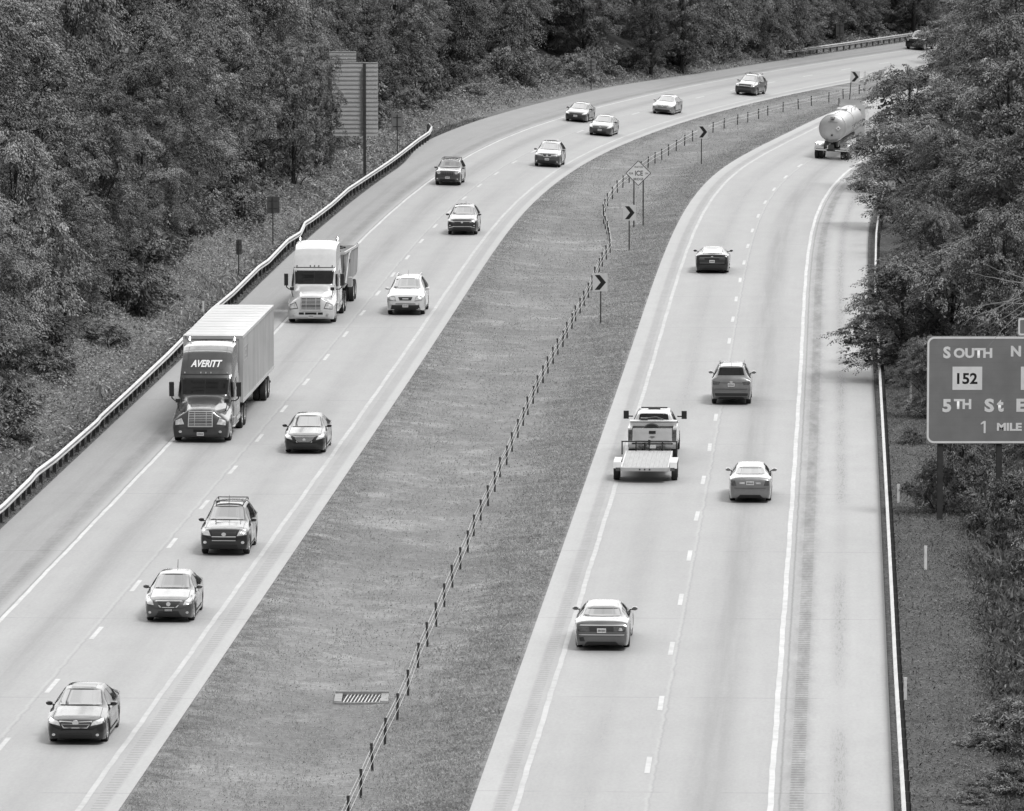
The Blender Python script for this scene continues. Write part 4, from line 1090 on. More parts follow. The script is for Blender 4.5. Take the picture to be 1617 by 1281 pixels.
car('sport_utility_vehicle', 'silver crossover with dark rear window and dark lower bumper, straddling the lane dashes', 'car', (1155, 637), 'R', .16, SUV, 4.52, 1.84, 1.78, (.88, 3.57), .35,
    back=dict(lamp=[[(.56, .94), (.86, .94), (.84, 1.10), (.50, 1.06)]], dark=[[(-.80, .28), (.80, .28), (.82, .56), (-.82, .56)]], trim=[[(-.6, 1.02), (.6, 1.02), (.6, 1.035), (-.6, 1.035)], [(-.74, .74), (.74, .74), (.74, .76), (-.74, .76)]], trimmat='dark', plate=(.93,), emblem=(1.06, .08, .035)),
    rails=(2.0, 3.8), railmat='alu', aerial=(3.8, .1), rglass='sideglass', **scaled(suv, .98, metal=.5))
car('sports_coupe', 'black sports coupe with pale rear glass, alone in the curve of the right carriageway', 'car', (1125, 430), 'R', .012, COUPE, 4.84, 1.92, 1.38, (.93, 3.78), .36,
    back=dict(lamp=[[(.42, .80), (.74, .80), (.74, .88), (.42, .88)]], dark=[[(-.7, .64), (.7, .64), (.72, .78), (-.72, .78)]], trim=[[(-.7, .895), (.7, .895), (.7, .92), (-.7, .92)], [(-.7, .60), (.7, .60), (.7, .62), (-.7, .62)]], trimmat='alu', plate=(.70,), emblem=(.97, .07, .025)),
    glass=(1.62, 2.36, 3.0, 4.14), win=(1.75, 3.75, 2.35, 3.3), pill=[3.1], doors=(1.75, 3.15), handles=(2.9,), tw=.26)
# ------------------------------------------------------------------ heavy vehicles
def place(name, label, cat, at, side, back_ax, group, yaw=0):
    g = ground(*at); h = heading(side, g.y) + (math.pi if side == 'L' else 0) + yaw
    fwd = Vector((math.cos(h), math.sin(h), 0)); loc = g + fwd * back_ax; loc.z = float(tz(loc.x - fwd.x * 4, loc.y - fwd.y * 4))
    t = thing(name, label, cat, loc, h, group)
    lat = Vector((-fwd.y, fwd.x, 0)); c = loc - fwd * 4
    t.rotation_euler = (math.atan(float(tz(c.x + lat.x, c.y + lat.y) - tz(c.x - lat.x, c.y - lat.y)) / 2), 0, h)
    return t
def dual(root, x, track=1.24, r=.50, w=.28, mat='rim', single=False, parent=None):
    for k, ww in enumerate(([0] if single else [0, 1])):
        S = type('S', (), {'rt': r, 'W': 0}); wheels(root, S, [x], r=r, w=w, track=track - ww * (w + .04), mat=mat, spokes=10, rim=.56)
M['trailer_side'] = None
def trailer_material():
    t = NT('white_trailer_panels'); p = t.obj(); q = t.sep(p)
    st = t.noise(t.xyz(t.mul(q[0], 2.2), t.mul(q[1], .5), t.mul(q[2], .35)), 1.0, 5, .7)
    t.grey(t.mul(t.mul(t.ramp(st, .3, .7, .86, 1.05), t.ramp(t.noise(p, .6, 4), .3, .7, .94, 1.04)), .44)); t.rough(.45)
    t.b.inputs['Coat Weight'].default_value = .2
    return t.mat
M['trailer'] = trailer_material()
def tractor(root, S, pg, metal=0.0, fairing_text=None, pale=False, bumper='black'):
    pm = get_paint(pg, metal)
    b = S.mb
    zt = lambda x: float(np.interp(x, S.px, S.pz))
    # seams
    S.decal('F', [(-1.08, 3.0), (1.08, 3.0), (1.08, 3.03), (-1.08, 3.03)], .01, 14, 1, b, 2)
    S.decal('F', [(-.98, 2.12), (.98, 2.12), (1.03, 2.86), (-1.03, 2.86)], .006, 14, 6, b, 2)
    for sd in ('L', 'R'):
        for q in (2.15, 3.15, 3.3): S.decal(sd, [(-q, .9), (-q - .02, .9), (-q - .02, 2.7), (-q, 2.7)], .006, 1, 8, b, 2)
        S.decal(sd, [(-1.95, .5), (-5.05, .5), (-5.05, .62), (-1.95, .62)], .008, 10, 1, b, 1)
    b.build('cab', [pm, M['black'], M['seam']], root, 38)
    for y0, y1 in ((-.95, -.015), (.015, .95)):
        S.decal('F', [(y0, 2.17), (y1, 2.17), (y1 * 1.03, 2.80), (y0 * 1.03, 2.80)], .016, 10, 6).build('windscreen', M['sideglass'], root, 60)
    for sd in ('L', 'R'):
        S.decal(sd, [(-2.30, 1.98), (-3.08, 1.90), (-3.08, 2.62), (-2.46, 2.66)], .016, 6, 5).build('side_window', M['sideglass'], root, 60)
        S.decal(sd, [(-3.6, 2.3), (-4.2, 2.3), (-4.2, 2.75), (-3.6, 2.75)], .014, 4, 3).build('sleeper_window', M['sideglass'], root, 60)
        S.decal(sd, [(-3.02, 1.72), (-2.82, 1.72), (-2.82, 1.77), (-3.02, 1.77)], .04, 2, 1).build('door_handle', M['black'], root)
    # grille: dark opening with bright bars and frame
    S.decal('F', [(-.50, .88), (.50, .88), (.52, 1.56), (-.52, 1.56)], .01, 10, 8).build('grille', M['black'], root, 60)
    mb = MB()
    for i in range(9):
        z = .92 + i * .073; S.decal('F', [(-.50, z), (.50, z), (.50, z + .032), (-.50, z + .032)], .05, 10, 1, mb)
    for a in (-.26, .24): S.decal('F', [(a, .9), (a + .025, .9), (a + .025, 1.54), (a, 1.54)], .055, 1, 8, mb)
    mb.build('grille_bars', M['chrome'], root, 60)
    mb = MB()
    for q in ([(-.54, .84), (.54, .84), (.54, .89), (-.54, .89)], [(-.52, 1.52), (.52, 1.52), (.50, 1.57), (-.50, 1.57)], [(-.54, .86), (-.50, .86), (-.48, 1.58), (-.52, 1.58)], [(.50, .86), (.54, .86), (.52, 1.58), (.48, 1.58)]): S.decal('F', q, .06, 8, 2, mb)
    mb.build('grille_frame', M['chrome'] if not pale else M['trailer'], root, 60)
    for sg in (1, -1):
        S.decal('F', [(sg*.70, .96), (sg*1.08, .92), (sg*1.08, 1.12), (sg*.82, 1.24)], .02, 7, 5).build('headlight', M['lamp'], root, 60)
        S.decal('F', [(sg*.66, .93), (sg*1.11, .88), (sg*1.11, 1.15), (sg*.79, 1.29)], .012, 7, 5).build('lamp_housing', M['dark'], root, 60)
    S.decal('F', [(-1.12, .36), (1.12, .36), (1.14, .78), (-1.14, .78)], .02, 16, 5).build('bumper', M['dark'] if bumper == 'black' else pm, root, 60)
    mb = MB()
    for a, c in ((-.62, -.36), (-.30, .30), (.36, .62)) if pale else ((-.3, .3),): S.decal('F', [(a, .60), (c, .60), (c, .72), (a, .72)], .03, 6, 2, mb)
    mb.build('bumper_vents', M['seam'], root)
    for sg in (1, -1): oval(S, 'F', sg*.86, .50, .07, .055, .06, .05).build('fog_lamp', M['lamp'], root)
    plate(S, root, 'F', .40)
    mb = MB()
    for y in (-.92, -.22, 0, .22, .92):
        p, d = S.hit('F', y, 2.80); mb.box(p.x, p.x + .05, y - .025, y + .025, 2.76, 2.83)
    mb.build('roof_marker_lights', M['lamp' if not pale else 'dark'], root)
    # mirrors
    for sg in (1, -1):
        mb = MB().box(-2.28, -2.12, *sorted((sg*1.36, sg*1.56)), 1.80, 2.42); mb.build('side_mirror', M['black'], root)
        MB().tube([(-2.2, sg*1.14, 1.62), (-2.15, sg*1.32, 1.62), (-2.18, sg*1.44, 1.72), (-2.2, sg*1.46, 1.86)], .03, 6).build('mirror_arm', M['black'], root)
        MB().tube([(-1.0, sg*1.0, 1.30), (-.95, sg*1.06, 1.55), (-.93, sg*1.06, 1.7)], .02, 6).box(-1.0, -.86, *sorted((sg*.95, sg*1.15)), 1.66, 1.82).build('hood_mirror', M['black'], root)
        mb = MB().cyl((-3.25, sg*.98, .72), (-4.9, sg*.98, .72), .30, n=16); mb.build('fuel_tank', M['chrome'], root, 40)
        mb = MB()
        for z in (.45, .85): mb.box(-3.1, -2.3, *sorted((sg*1.02, sg*1.24)), z, z + .04)
        mb.build('step', M['alu_light'], root)
        MB().cyl((-5.25, sg*.98, 1.1), (-5.25, sg*.98, 3.9), .075, n=10).cyl((-5.25, sg*.98, 3.9), (-5.36, sg*.98, 4.06), .075, n=10).build('exhaust_stack' if sg > 0 else 'air_intake', M['chrome'], root, 40)
    MB().box(-7.9, -5.0, -.42, -.28, .75, 1.0).box(-7.9, -5.0, .28, .42, .75, 1.0).build('chassis', M['black'], root)
    wheels(root, S, [1.25], r=.50, w=.29, track=1.22, mat='rim', spokes=10)
    for x in (6.25, 7.55): dual(root, x)
    for x in (6.25, 7.55):
        for sg in (1, -1):
            mb = MB(); n = 9
            for k in range(n):
                t0, t1 = math.pi * (.12 + .76 * k / n), math.pi * (.12 + .76 * (k + 1) / n); r = .58
                y0, y1 = sorted((sg*.62, sg*1.25))
                mb.add([(-x + r*math.cos(t0), y0, .5 + r*math.sin(t0)), (-x + r*math.cos(t0), y1, .5 + r*math.sin(t0)), (-x + r*math.cos(t1), y1, .5 + r*math.sin(t1)), (-x + r*math.cos(t1), y0, .5 + r*math.sin(t1))], [(0, 1, 2, 3)])
            mb.build('mudguard', M['black'], root)
ZMX, ZMY = [0, .34, 3.0, 3.96], [0, .24, 2.70, 3.93]
TRACTOR = [(x, *(float(np.interp(z, ZMX, ZMY)) for z in (a, b, c)), d, e) for x, a, b, c, d, e in TRACTOR]
def tract_shape():
    S = Shape(TRACTOR, None, None, None, (1.25,), .50, smooth=.10, step=.05, crown=.03, floor=.5)
    P = np.array(TRACTOR, float); S.px, S.pz = P[:, 0], P[:, 3]; S.zm = lambda z: float(np.interp(z, ZMX, ZMY)); return S
TG = 'heavy trucks on the road'
M['load'] = simple('scraped_trailer_side', .20, .6, .1, var=.55, scale=1.6)
# semi truck with box trailer
t = place('semi_truck', 'dark semi truck lettered AVERITT pulling a long white box trailer', 'truck', (321, 695), 'L', 1.25, TG)
S = tract_shape(); tractor(t, S, .05, .3)
# roof fairing panel line and lettering
mb = MB(); S.decal('F', [(-.74, 3.18), (.74, 3.18), (.74, 3.20), (-.74, 3.20)], .012, 10, 1, mb); 
for sg in (1, -1): S.decal('F', [(sg*.82, 3.26), (sg*.84, 3.26), (sg*.84, 3.86), (sg*.82, 3.86)], .012, 1, 8, mb)
mb.build('fairing_seam', M['dark'], t)
te = text('AVERITT', (-.68, .68, 0, .29), 0.0, M['signwhite'], t, name='lettering', shear=.3, bold=.035)
me = te.data
co = np.zeros(len(me.vertices) * 3, np.float32); me.vertices.foreach_get('co', co); co = co.reshape(-1, 3)
out = []
for a, _, z in co:
    p, d = S.hit('F', float(a), 3.02 + float(z)); out.append((p.x + .06, a, p.z) if p is not None else (0, a, z))
me.vertices.foreach_set('co', np.array(out, np.float32).ravel()); me.update()
x0, x1, W2, z0, z1 = 5.75, 21.3, 1.29, 1.18, 4.10
mb = MB().box(-x1, -x0, -W2, W2, z0, z1)
for k in range(38):      # vertical side posts
    x = x0 + .25 + k * (x1 - x0 - .5) / 37
    for sg in (1, -1): mb.box(-x - .035, -x + .035, *sorted((sg * W2, sg * (W2 + .022))), z0 + .12, z1 - .14)
for sg in (1, -1):
    mb.box(-x1 - .005, -x0 + .005, *sorted((sg * W2, sg * (W2 + .03))), z1 - .13, z1 + .012)
    mb.box(-x1 - .005, -x0 + .005, *sorted((sg * W2, sg * (W2 + .03))), z0 - .02, z0 + .12)
    mb.box(-x0, -x0 + .03, *sorted((sg * (W2 - .14), sg * (W2 + .02))), z0, z1)
mb.box(-x0, -x0 + .03, -W2, W2, z1 - .14, z1 + .01)
for k in range(12):      # roof seams
    x = x0 + .6 + k * 1.28; mb.box(-x - .02, -x + .02, -W2 + .05, W2 - .05, z1, z1 + .008)
tr = mb.build('box_trailer', M['trailer'], t)
mb = MB()
for y in (-1.0, -.3, .4, 1.0): mb.box(-x0 + .001, -x0 + .012, y - .01, y + .01, z0 + .1, z1 - .15)
mb.box(-x0 + .001, -x0 + .012, -1.1, 1.1, 2.6, 2.62); mb.build('front_wall_seams', M['dark'], tr)
mb = MB()
for a, b, c, d_ in ((6.15, 8.0, 2.95, 2.97), (6.15, 8.0, 3.55, 3.57), (6.15, 6.17, 2.95, 3.57), (7.98, 8.0, 2.95, 3.57), (6.6, 6.66, 3.1, 3.42), (6.9, 7.3, 3.1, 3.16), (6.9, 7.3, 3.36, 3.42), (7.5, 7.56, 3.1, 3.42)):
    mb.box(-b, -a, W2 + .0225, W2 + .027, c, d_)
mb.build('faded_side_marking', M['alu_light'], tr)
MB().box(-20.6, -16.6, -.55, .55, .85, z0).box(-x1 + .05, -x1 + .12, -1.15, 1.15, .50, .60).box(-x1 + .05, -x1 + .12, -.9, -.8, .6, z0).box(-x1 + .05, -x1 + .12, .8, .9, .6, z0).build('underride_frame', M['black'], tr)
MB().box(-9.2, -9.05, -.9, -.78, .35, z0).box(-9.2, -9.05, .78, .9, .35, z0).build('landing_gear', M['black'], tr)
for x in (18.0, 19.3): dual(tr, x)
# white semi truck with short dump trailer
t = place('semi_truck', 'white semi truck with chrome grille pulling a short white dump trailer', 'truck', (494, 508), 'L', 1.25, TG)
S = tract_shape(); tractor(t, S, .50, 0, pale=True, bumper='paint')
x0, x1 = 6.6, 16.2; mb = MB()
zf, zb2, hf = 1.35, 1.25, 3.15; side_mb = MB()
# tub: sloped nose, open top
for sg in (1, -1):
    q = [(-x0 - .9, sg*1.18, zf), (-x1, sg*1.18, zb2), (-x1 - .25, sg*1.25, hf - .35), (-x0, sg*1.25, hf)]
    side_mb.quadbox(q, (0, -sg*.06, 0))
mb.quadbox([(-x0 - .9, -1.16, zf), (-x0 - .9, 1.16, zf), (-x0, 1.22, hf), (-x0, -1.22, hf)], (-.06, 0, 0))
mb.quadbox([(-x1, -1.16, zb2), (-x1, 1.16, zb2), (-x1 - .25, 1.22, hf - .35), (-x1 - .25, -1.22, hf - .35)], (.06, 0, 0))
mb.box(-x1, -x0 - .9, -1.15, 1.15, zb2 - .02, zb2 + .06)
mb.box(-x0 - .04, -x0 + .08, -1.28, 1.28, hf - .08, hf + .06)
for sg in (1, -1):
    mb.quadbox([(-x0, sg*1.22, hf - .06), (-x1 - .25, sg*1.22, hf - .41), (-x1 - .25, sg*1.22, hf - .29), (-x0, sg*1.22, hf + .06)], (0, sg*.09, 0))
    for k in range(9):
        x = x0 + 1.3 + k * (x1 - x0 - 1.6) / 8; mb.quadbox([(-x - .05, sg*1.19, zf), (-x + .05, sg*1.19, zf), (-x + .05, sg*1.25, hf - .2), (-x - .05, sg*1.25, hf - .2)], (0, sg*.06, 0))
tub = mb.build('dump_trailer', M['trailer'], t); side_mb.build('side_panel', M['load'], tub)
lm = MB(); r9 = random.Random(9)
for k in range(26):
    x, y, z = -x0 - .8 - 8.2 * r9.random(), r9.uniform(-1.0, 1.15), r9.uniform(2.2, 3.15); lm.tube([(x, y, z - .7), (x + r9.uniform(-.9, .9), y + r9.uniform(-.4, .3), z), (x + r9.uniform(-1.5, 1.5), y + r9.uniform(-.3, .3), z + r9.uniform(-.3, .25))], r9.uniform(.03, .10), 5)
lm.build('scrap_load', M['dark'], tub)
MB().box(-x0 - .7, -x0 - .2, -1.0, -.2, 1.15, 1.75).box(-x0 - .5, -x0 + .0, .2, .9, 1.2, 1.9).box(-x0 + .001, -x0 + .05, .55, .75, 1.9, 3.1).build('front_hoist', M['dark'], tub)
MB().box(-x1, -x0, -.5, -.35, .9, 1.22).box(-x1, -x0, .35, .5, .9, 1.22).box(-x1 - .05, -x1 + .05, -1.1, 1.1, .55, .65).build('chassis', M['black'], tub)
MB().tube([(-x0 - .4, 1.27, 1.5), (-x0 - 2.5, 1.30, 2.9), (-x0 - 4.0, 1.28, 2.95)], .05, 6).box(-x0 - 3.6, -x0 - 3.0, 1.2, 1.42, 1.1, 1.6).build('tarp_arm', M['steel'], tub)
for x in (13.6, 14.95): dual(tub, x, r=.54)
# tanker
t = place('tanker_truck', 'tanker truck with round polished tank driving away, half hidden by the tree', 'truck', (1314, 251), 'R', 13.9, TG)
MT = NT('brushed_tank_steel'); q = MT.sep(MT.obj())
MT.grey(MT.mul(MT.ramp(MT.noise(MT.xyz(MT.mul(q[0], 6.0), q[1], q[2]), 1.0, 4), .3, .7, .85, 1.08), .50)); MT.rough(.38); MT.b.inputs['Metallic'].default_value = .5; MT = MT.mat
mb = MB(); r = .97; zc = 2.28; xe = 14.9
mb.lathe([(.02, -xe - .16), (r*.5, -xe - .13), (r*.85, -xe - .05), (r, -xe + .06), (r, -2.6), (r*.8, -2.42), (.02, -2.35)], 40, 'X', (0, 0, zc))
tk = mb.build('tank', MT, t, 40)
MB().lathe([(r + .001, -xe + .05), (r + .035, -xe + .05), (r + .035, -xe + .11), (r + .001, -xe + .11)], 40, 'X', (0, 0, zc)).lathe([(r + .001, -8.6), (r + .03, -8.6), (r + .03, -8.5), (r + .001, -8.5)], 40, 'X', (0, 0, zc)).build('tank_band', M['alu_light'], tk, 40)
MB().quadbox([(-xe - .20, -.44 + a, 2.30 + b) for a, b in ((-.17, 0), (0, -.17), (.17, 0), (0, .17))], (.08, 0, 0)).build('hazard_placard', M['signwhite'], tk)
MB().box(-xe - .215, -xe - .205, -.50, -.38, 2.25, 2.35).build('placard_mark', M['alu'], tk)
mb = MB()
for y in (-.12, 0, .12): mb.box(-xe - .18, -xe - .11, y - .04, y + .04, 3.02, 3.08)
mb.box(-xe - .2, -xe - .1, -.12, .12, 2.92, 2.96); mb.box(-xe - .22, -xe - .12, -.07, .07, 1.72, 1.84)
mb.build('rear_marker_lights', M['dark'], tk)
mb = MB()
for k in range(9): mb.box(-xe - .165, -xe - .155, -.36 + k*.08, -.315 + k*.08, 2.72, 2.77)
mb.build('faint_lettering', M['alu'], tk)
MB().box(-9.0, -8.0, -.35, .35, zc + r - .03, zc + r + .12).box(-13.5, -3.5, -.05, .05, zc + r - .02, zc + r + .04).tube([(-9.6, -.8, zc + .9), (-9.6, -.8, zc + r + .25), (-7.0, -.8, zc + r + .25), (-7.0, -.8, zc + .9)], .03, 5).build('walkway_and_hatch', M['alu_light'], tk)
MB().box(-15.2, -15.0, -1.1, 1.1, .62, .78).box(-15.25, -15.0, -.2, .2, .78, 1.1).box(-15.1, -3.0, -.5, -.38, .95, 1.35).box(-15.1, -3.0, .38, .5, .95, 1.35).build('rear_frame', M['dark'], t)
MB().box(-15.27, -15.2, -1.1, -.3, .66, .74).box(-15.27, -15.2, .3, 1.1, .66, .74).build('bumper_plates', M['chrome'], t)
for sg in (1, -1):
    mb = MB()
    for y in (.95, 1.12): mb.box(-15.28, -15.22, *sorted((sg*y - .05, sg*y + .05)), 1.06, 1.16)
    mb.build('tail_light', M['tail'], t)
    mb = MB(); n = 12
    for x in (12.7, 13.95):
        for k in range(n):
            t0, t1 = math.pi * (.05 + .9*k/n), math.pi * (.05 + .9*(k+1)/n); rr = .62; y0, y1 = sorted((sg*.6, sg*1.27))
            mb.add([(-x + rr*math.cos(t0), y0, .52 + rr*math.sin(t0)), (-x + rr*math.cos(t0), y1, .52 + rr*math.sin(t0)), (-x + rr*math.cos(t1), y1, .52 + rr*math.sin(t1)), (-x + rr*math.cos(t1), y0, .52 + rr*math.sin(t1))], [(0, 1, 2, 3)])
    mb.build('mudguard', M['chrome'], t, 60)
for x in (12.7, 13.95): dual(t, x)
# its day-cab tractor
tc = MB().box(-1.6, 1.4, -1.1, 1.1, 1.0, 2.6)
tc.quadbox([(-1.6, -1.05, 2.6), (1.2, -1.05, 2.6), (.9, -1.0, 3.25), (-1.6, -1.0, 3.25)], (0, 2.0, 0)).quadbox([(1.4, -1.0, 1.0), (3.2, -.85, 1.0), (3.2, -.8, 1.75), (1.4, -.95, 2.1)], (0, 1.85, 0))
cabo = tc.build('cab', get_paint(.55), t, 30)
MB().box(-1.625, -1.61, -.7, .7, 2.35, 2.95).build('rear_window', M['sideglass'], cabo)
MB().quadbox([(-1.5, -.8, 3.25), (.6, -.8, 3.25), (-1.5, -.8, 3.6)], (0, 1.6, 0)).build('roof_deflector', M['alu_light'], cabo)
MB().box(-3.6, 3.0, -.45, -.3, .8, 1.05).box(-3.6, 3.0, .3, .45, .8, 1.05).build('chassis', M['black'], t)
MB().cyl((-1.85, .9, 1.0), (-1.85, .9, 3.7), .07, n=10).build('exhaust_stack', M['chrome'], t, 40)
for x in (1.5, 2.8): dual(t, x)
S0 = type('S', (), {'rt': .5, 'W': 0}); wheels(t, S0, [-2.4], r=.5, w=.29, track=1.2, spokes=10)

# --- pickup truck and its flat trailer
S = Shape(PICKUP, None, None, None, (1.0, ), .41, smooth=.05, crown=.02, floor=.35)
P = np.array(PICKUP, float); S.px, S.pz, S.ps, S.pwt = P[:, 0], P[:, 3], P[:, 2], P[:, 5]
tg = ground(1020, 756)                       # trailer tyre contact
hd = heading('R', tg.y); fwd = Vector((math.cos(hd), math.sin(hd), 0))
pl = tg + fwd * (1.55 + 3.1 + 1.35 + 6.1); pl.z = 0
latp = Vector((-fwd.y, fwd.x, 0)); pl -= latp * .08
t = thing('pickup_truck', 'white work pickup with tool box and wide tow mirrors, towing a flat trailer', 'pickup truck', pl, hd, 'cars driving away from the camera')
pm = get_paint(.50, 0.0)
S.decal('B', [(.64, 1.46), (-.64, 1.46), (-.60, 1.82), (.60, 1.82)], .004, 10, 6, S.mb, 2)
S.mb.build('cab', [pm, M['black'], M['seam']], t, 38)
S.decal('B', [(.61, 1.49), (-.61, 1.49), (-.58, 1.80), (.58, 1.80)], .012, 10, 6).build('rear_window', M['sideglass'], t, 60)
S.decal('F', [(-.70, 1.44), (.70, 1.44), (.64, 1.84), (-.64, 1.84)], .010, 10, 6).build('windscreen', M['glass'], t, 60)
for sd in ('L', 'R'):
    for a, b in ((1.85, 2.75), (2.85, 3.75)): S.decal(sd, [(-a, 1.29), (-b, 1.29), (-b + .05, 1.78), (-max(a, 2.2), 1.76)], .012, 6, 4).build('side_window', M['sideglass'], t, 60)
x0, x1 = 4.12, 6.05; mb = MB()
for sg in (1, -1):
    y0, y1 = sorted((sg*.86, sg*1.02)); n = 16
    # bed side with wheel arch
    top = 1.42
    xs = np.linspace(x0, x1, 25); lows = [max(.62, .41 + math.sqrt(max(0, .50**2 - (x - 4.95)**2)) if abs(x - 4.95) < .5 else .62) for x in xs]
    for i in range(24):
        a, b = xs[i], xs[i+1]
        mb.add([(-a, y0, lows[i]), (-b, y0, lows[i+1]), (-b, y0, top), (-a, y0, top), (-a, y1, lows[i]), (-b, y1, lows[i+1]), (-b, y1, top), (-a, y1, top)], [(0, 3, 2, 1), (4, 5, 6, 7), (3, 7, 6, 2), (0, 1, 5, 4)])
    mb.box(-x1, -x1 + .01, y0, y1, .62, top)
mb.box(-x1, -x0, -.86, .86, .80, .86); mb.box(-x0 - .05, -x0, -.9, .9, .86, 1.42)
mb.build('load_bed', pm, t, 30)
mb = MB().box(-x1 - .03, -x1 + .02, -.82, .82, .84, 1.42).box(-x1 - .045, -x1 - .03, -.72, .72, .92, 1.34); mb.build('tailgate', pm, t)
MB().box(-x1 - .06, -x1 - .046, -.14, .14, 1.20, 1.32).build('tailgate_handle', M['black'], t)
MB().quadbox([(-x1 - .06, a, b) for a, b in ((-.13, 1.07), (-.05, 1.04), (-.05, 1.02), (.05, 1.02), (.05, 1.04), (.13, 1.07), (.05, 1.10), (-.05, 1.10))], (.012, 0, 0)).build('emblem', M['alu'], t)
for sg in (1, -1):
    MB().box(-x1 - .02, -x1 + .03, *sorted((sg*.84, sg*1.0)), .90, 1.36).box(-x1 - .03, -x1 + .0, *sorted((sg*.86, sg*.98)), 1.05, 1.20).build('tail_light', M['tail'], t)
    MB().box(-2.1, -1.98, *sorted((sg*1.12, sg*1.34)), 1.40, 1.74).box(-2.06, -2.0, *sorted((sg*.94, sg*1.15)), 1.48, 1.53).build('tow_mirror', M['black'], t)
MB().box(-x1 - .16, -x1 - .02, -.98, .98, .58, .76).build('bumper', M['chrome'], t)
MB().box(-4.72, -4.2, -.97, .97, 1.38, 1.56).box(-4.74, -4.18, -.99, .99, 1.555, 1.585).build('tool_box', M['trailer'], t)
MB().lathe([(.18, -.1), (.38, -.11), (.42, -.04), (.42, .04), (.38, .11), (.18, .1)], 24, 'X', (-5.1, .05, 1.12)).build('spare_tyre', M['tyre'], t, 40)
MB().box(-4.5, -4.1, .25, .55, 1.585, 1.68).tube([(-4.4, -.4, 1.62), (-4.4, -.1, 1.72), (-4.35, .3, 1.66)], .03, 5).build('tools', M['dark'], t)
MB().box(-3.2, -3.1, -.55, .55, 1.965, 2.02).box(-3.3, -3.0, -.25, .25, 1.94, 1.99).build('light_bar', M['dark'], t)
MB().box(-6.0, -.6, -.45, -.35, .5, .7).box(-6.0, -.6, .35, .45, .5, .7).box(-x1 - .35, -x1, -.05, .05, .48, .58).build('chassis', M['black'], t)
plate(S, t, 'B', 1.0) if False else MB().box(-x1 - .18, -x1 - .165, -.15, .15, .60, .74).build('licence_plate', M['plate'], t)
SS = type('S', (), {'rt': .41, 'W': 0}); wheels(t, SS, [1.0, 4.95], r=.41, w=.26, track=1.02, spokes=8)
# trailer, origin at its tyre contact
t = thing('flat_trailer', 'empty flat trailer with pale plank deck and black front rail, behind the white pickup', 'trailer', tg + fwd * .0, hd)
t.location.z = 0
ML = NT('weathered_planks'); q = ML.sep(ML.obj()); fy = ML.m('FRACT', ML.m('DIVIDE', q[1], .18))
grain = ML.noise(ML.xyz(ML.mul(q[0], .8), ML.mul(q[1], 22.0), 0.0), 1.0, 4, .7)
ML.grey(ML.mul(ML.mul(ML.ramp(grain, .3, .7, .78, 1.08), ML.ramp(fy, .0, .08, .45, 1.0)), .36)); ML.rough(.8); ML = ML.mat
MB().box(-1.6, 4.4, -.92, .92, .60, .65).build('deck', ML, t)
MB().box(-1.72, -1.6, -.98, .98, .50, .64).box(-1.6, 4.4, -.98, -.92, .48, .66).box(-1.6, 4.4, .92, .98, .48, .66).box(4.4, 4.46, -.98, .98, .48, .66).build('deck_frame', M['steel'], t)
mb = MB()
for y in (-.2, 0, .2): mb.cyl((-1.725, y, .57), (-1.735, y, .57), .035, n=8)
mb.build('deck_lights', M['seam'], t)
mb = MB().box(4.4, 4.46, -1.16, 1.16, 1.02, 1.07)
for y in (-1.13, -.55, 0, .55, 1.13): mb.box(4.4, 4.45, y - .025, y + .025, .5, 1.04)
mb.box(4.35, 4.5, -.05, .05, .9, 1.12); mb.build('front_rail', M['black'], t)
MB().quadbox([(4.4, .6, .5), (4.4, .45, .5), (5.75, -.03, .5), (5.75, .04, .5)], (0, 0, .09)).quadbox([(4.4, -.45, .5), (4.4, -.6, .5), (5.75, -.04, .5), (5.75, .03, .5)], (0, 0, .09)).cyl((4.9, .2, .1), (4.9, .2, .95), .04, n=8).build('drawbar', M['black'], t)
for sg in (1, -1):
    y0, y1 = sorted((sg*1.0, sg*1.30))
    MB().box(-.95, .95, y0, y1, .74, .78).quadbox([(-.95, y0, .78), (-.95, y1, .78), (-1.12, y1, .58), (-1.12, y0, .58)], (-.02, 0, -.03)).quadbox([(.95, y0, .75), (.95, y1, .75), (1.12, y1, .55), (1.12, y0, .55)], (.02, 0, .03)).build('mudguard', M['steel'], t)
    MB().box(-1.14, -1.12, *sorted((sg*1.02, sg*1.2)), .45, .58).build('tail_light', M['tail'], t)
SS = type('S', (), {'rt': .36, 'W': 0}); wheels(t, SS, [.42, -.42], r=.36, w=.24, track=1.30, spokes=8)
# ------------------------------------------------------------------ vegetation
def leaf_material(name, lo, hi, tree_var=.18, trans=.16):
    t = NT(name)
    ri = t.add(t.mul(t.geo('Random Per Island'), .45), t.mul(t.attr('sv'), .55))
    oi = t.n.new('ShaderNodeObjectInfo').outputs['Random']
    n = t.noise(t.obj(), .45, 3)
    g = t.ramp(ri, 0, 1, lo, hi, False)
    g = t.mul(t.mul(g, t.ramp(oi, 0, 1, 1 - tree_var, 1 + tree_var, False)), t.ramp(n, .3, .7, .8, 1.2, False))
    t.grey(g); t.rough(.48); t.b.inputs['Specular IOR Level'].default_value = .35
    # leaves let some light through
    tr = t.n.new('ShaderNodeBsdfTranslucent'); t.put3(t.mul(g, .9), tr.inputs[0])
    mx = t.n.new('ShaderNodeMixShader'); mx.inputs[0].default_value = trans
    out = t.n['Material Output']
    t.l.new(t.b.outputs[0], mx.inputs[1]); t.l.new(tr.outputs[0], mx.inputs[2]); t.l.new(mx.outputs[0], out.inputs[0])
    return t.mat
M['leaf'] = leaf_material('forest_leaves', .004, .32, .5, .05)
M['leaf_dark'] = leaf_material('roadside_tree_leaves', .004, .30, .3, .05)
M['vine'] = leaf_material('bank_vine_leaves', .08, 1.0, 0, .35)
M['grassblade'] = leaf_material('grass_blades', .24, .66, 0, .45)
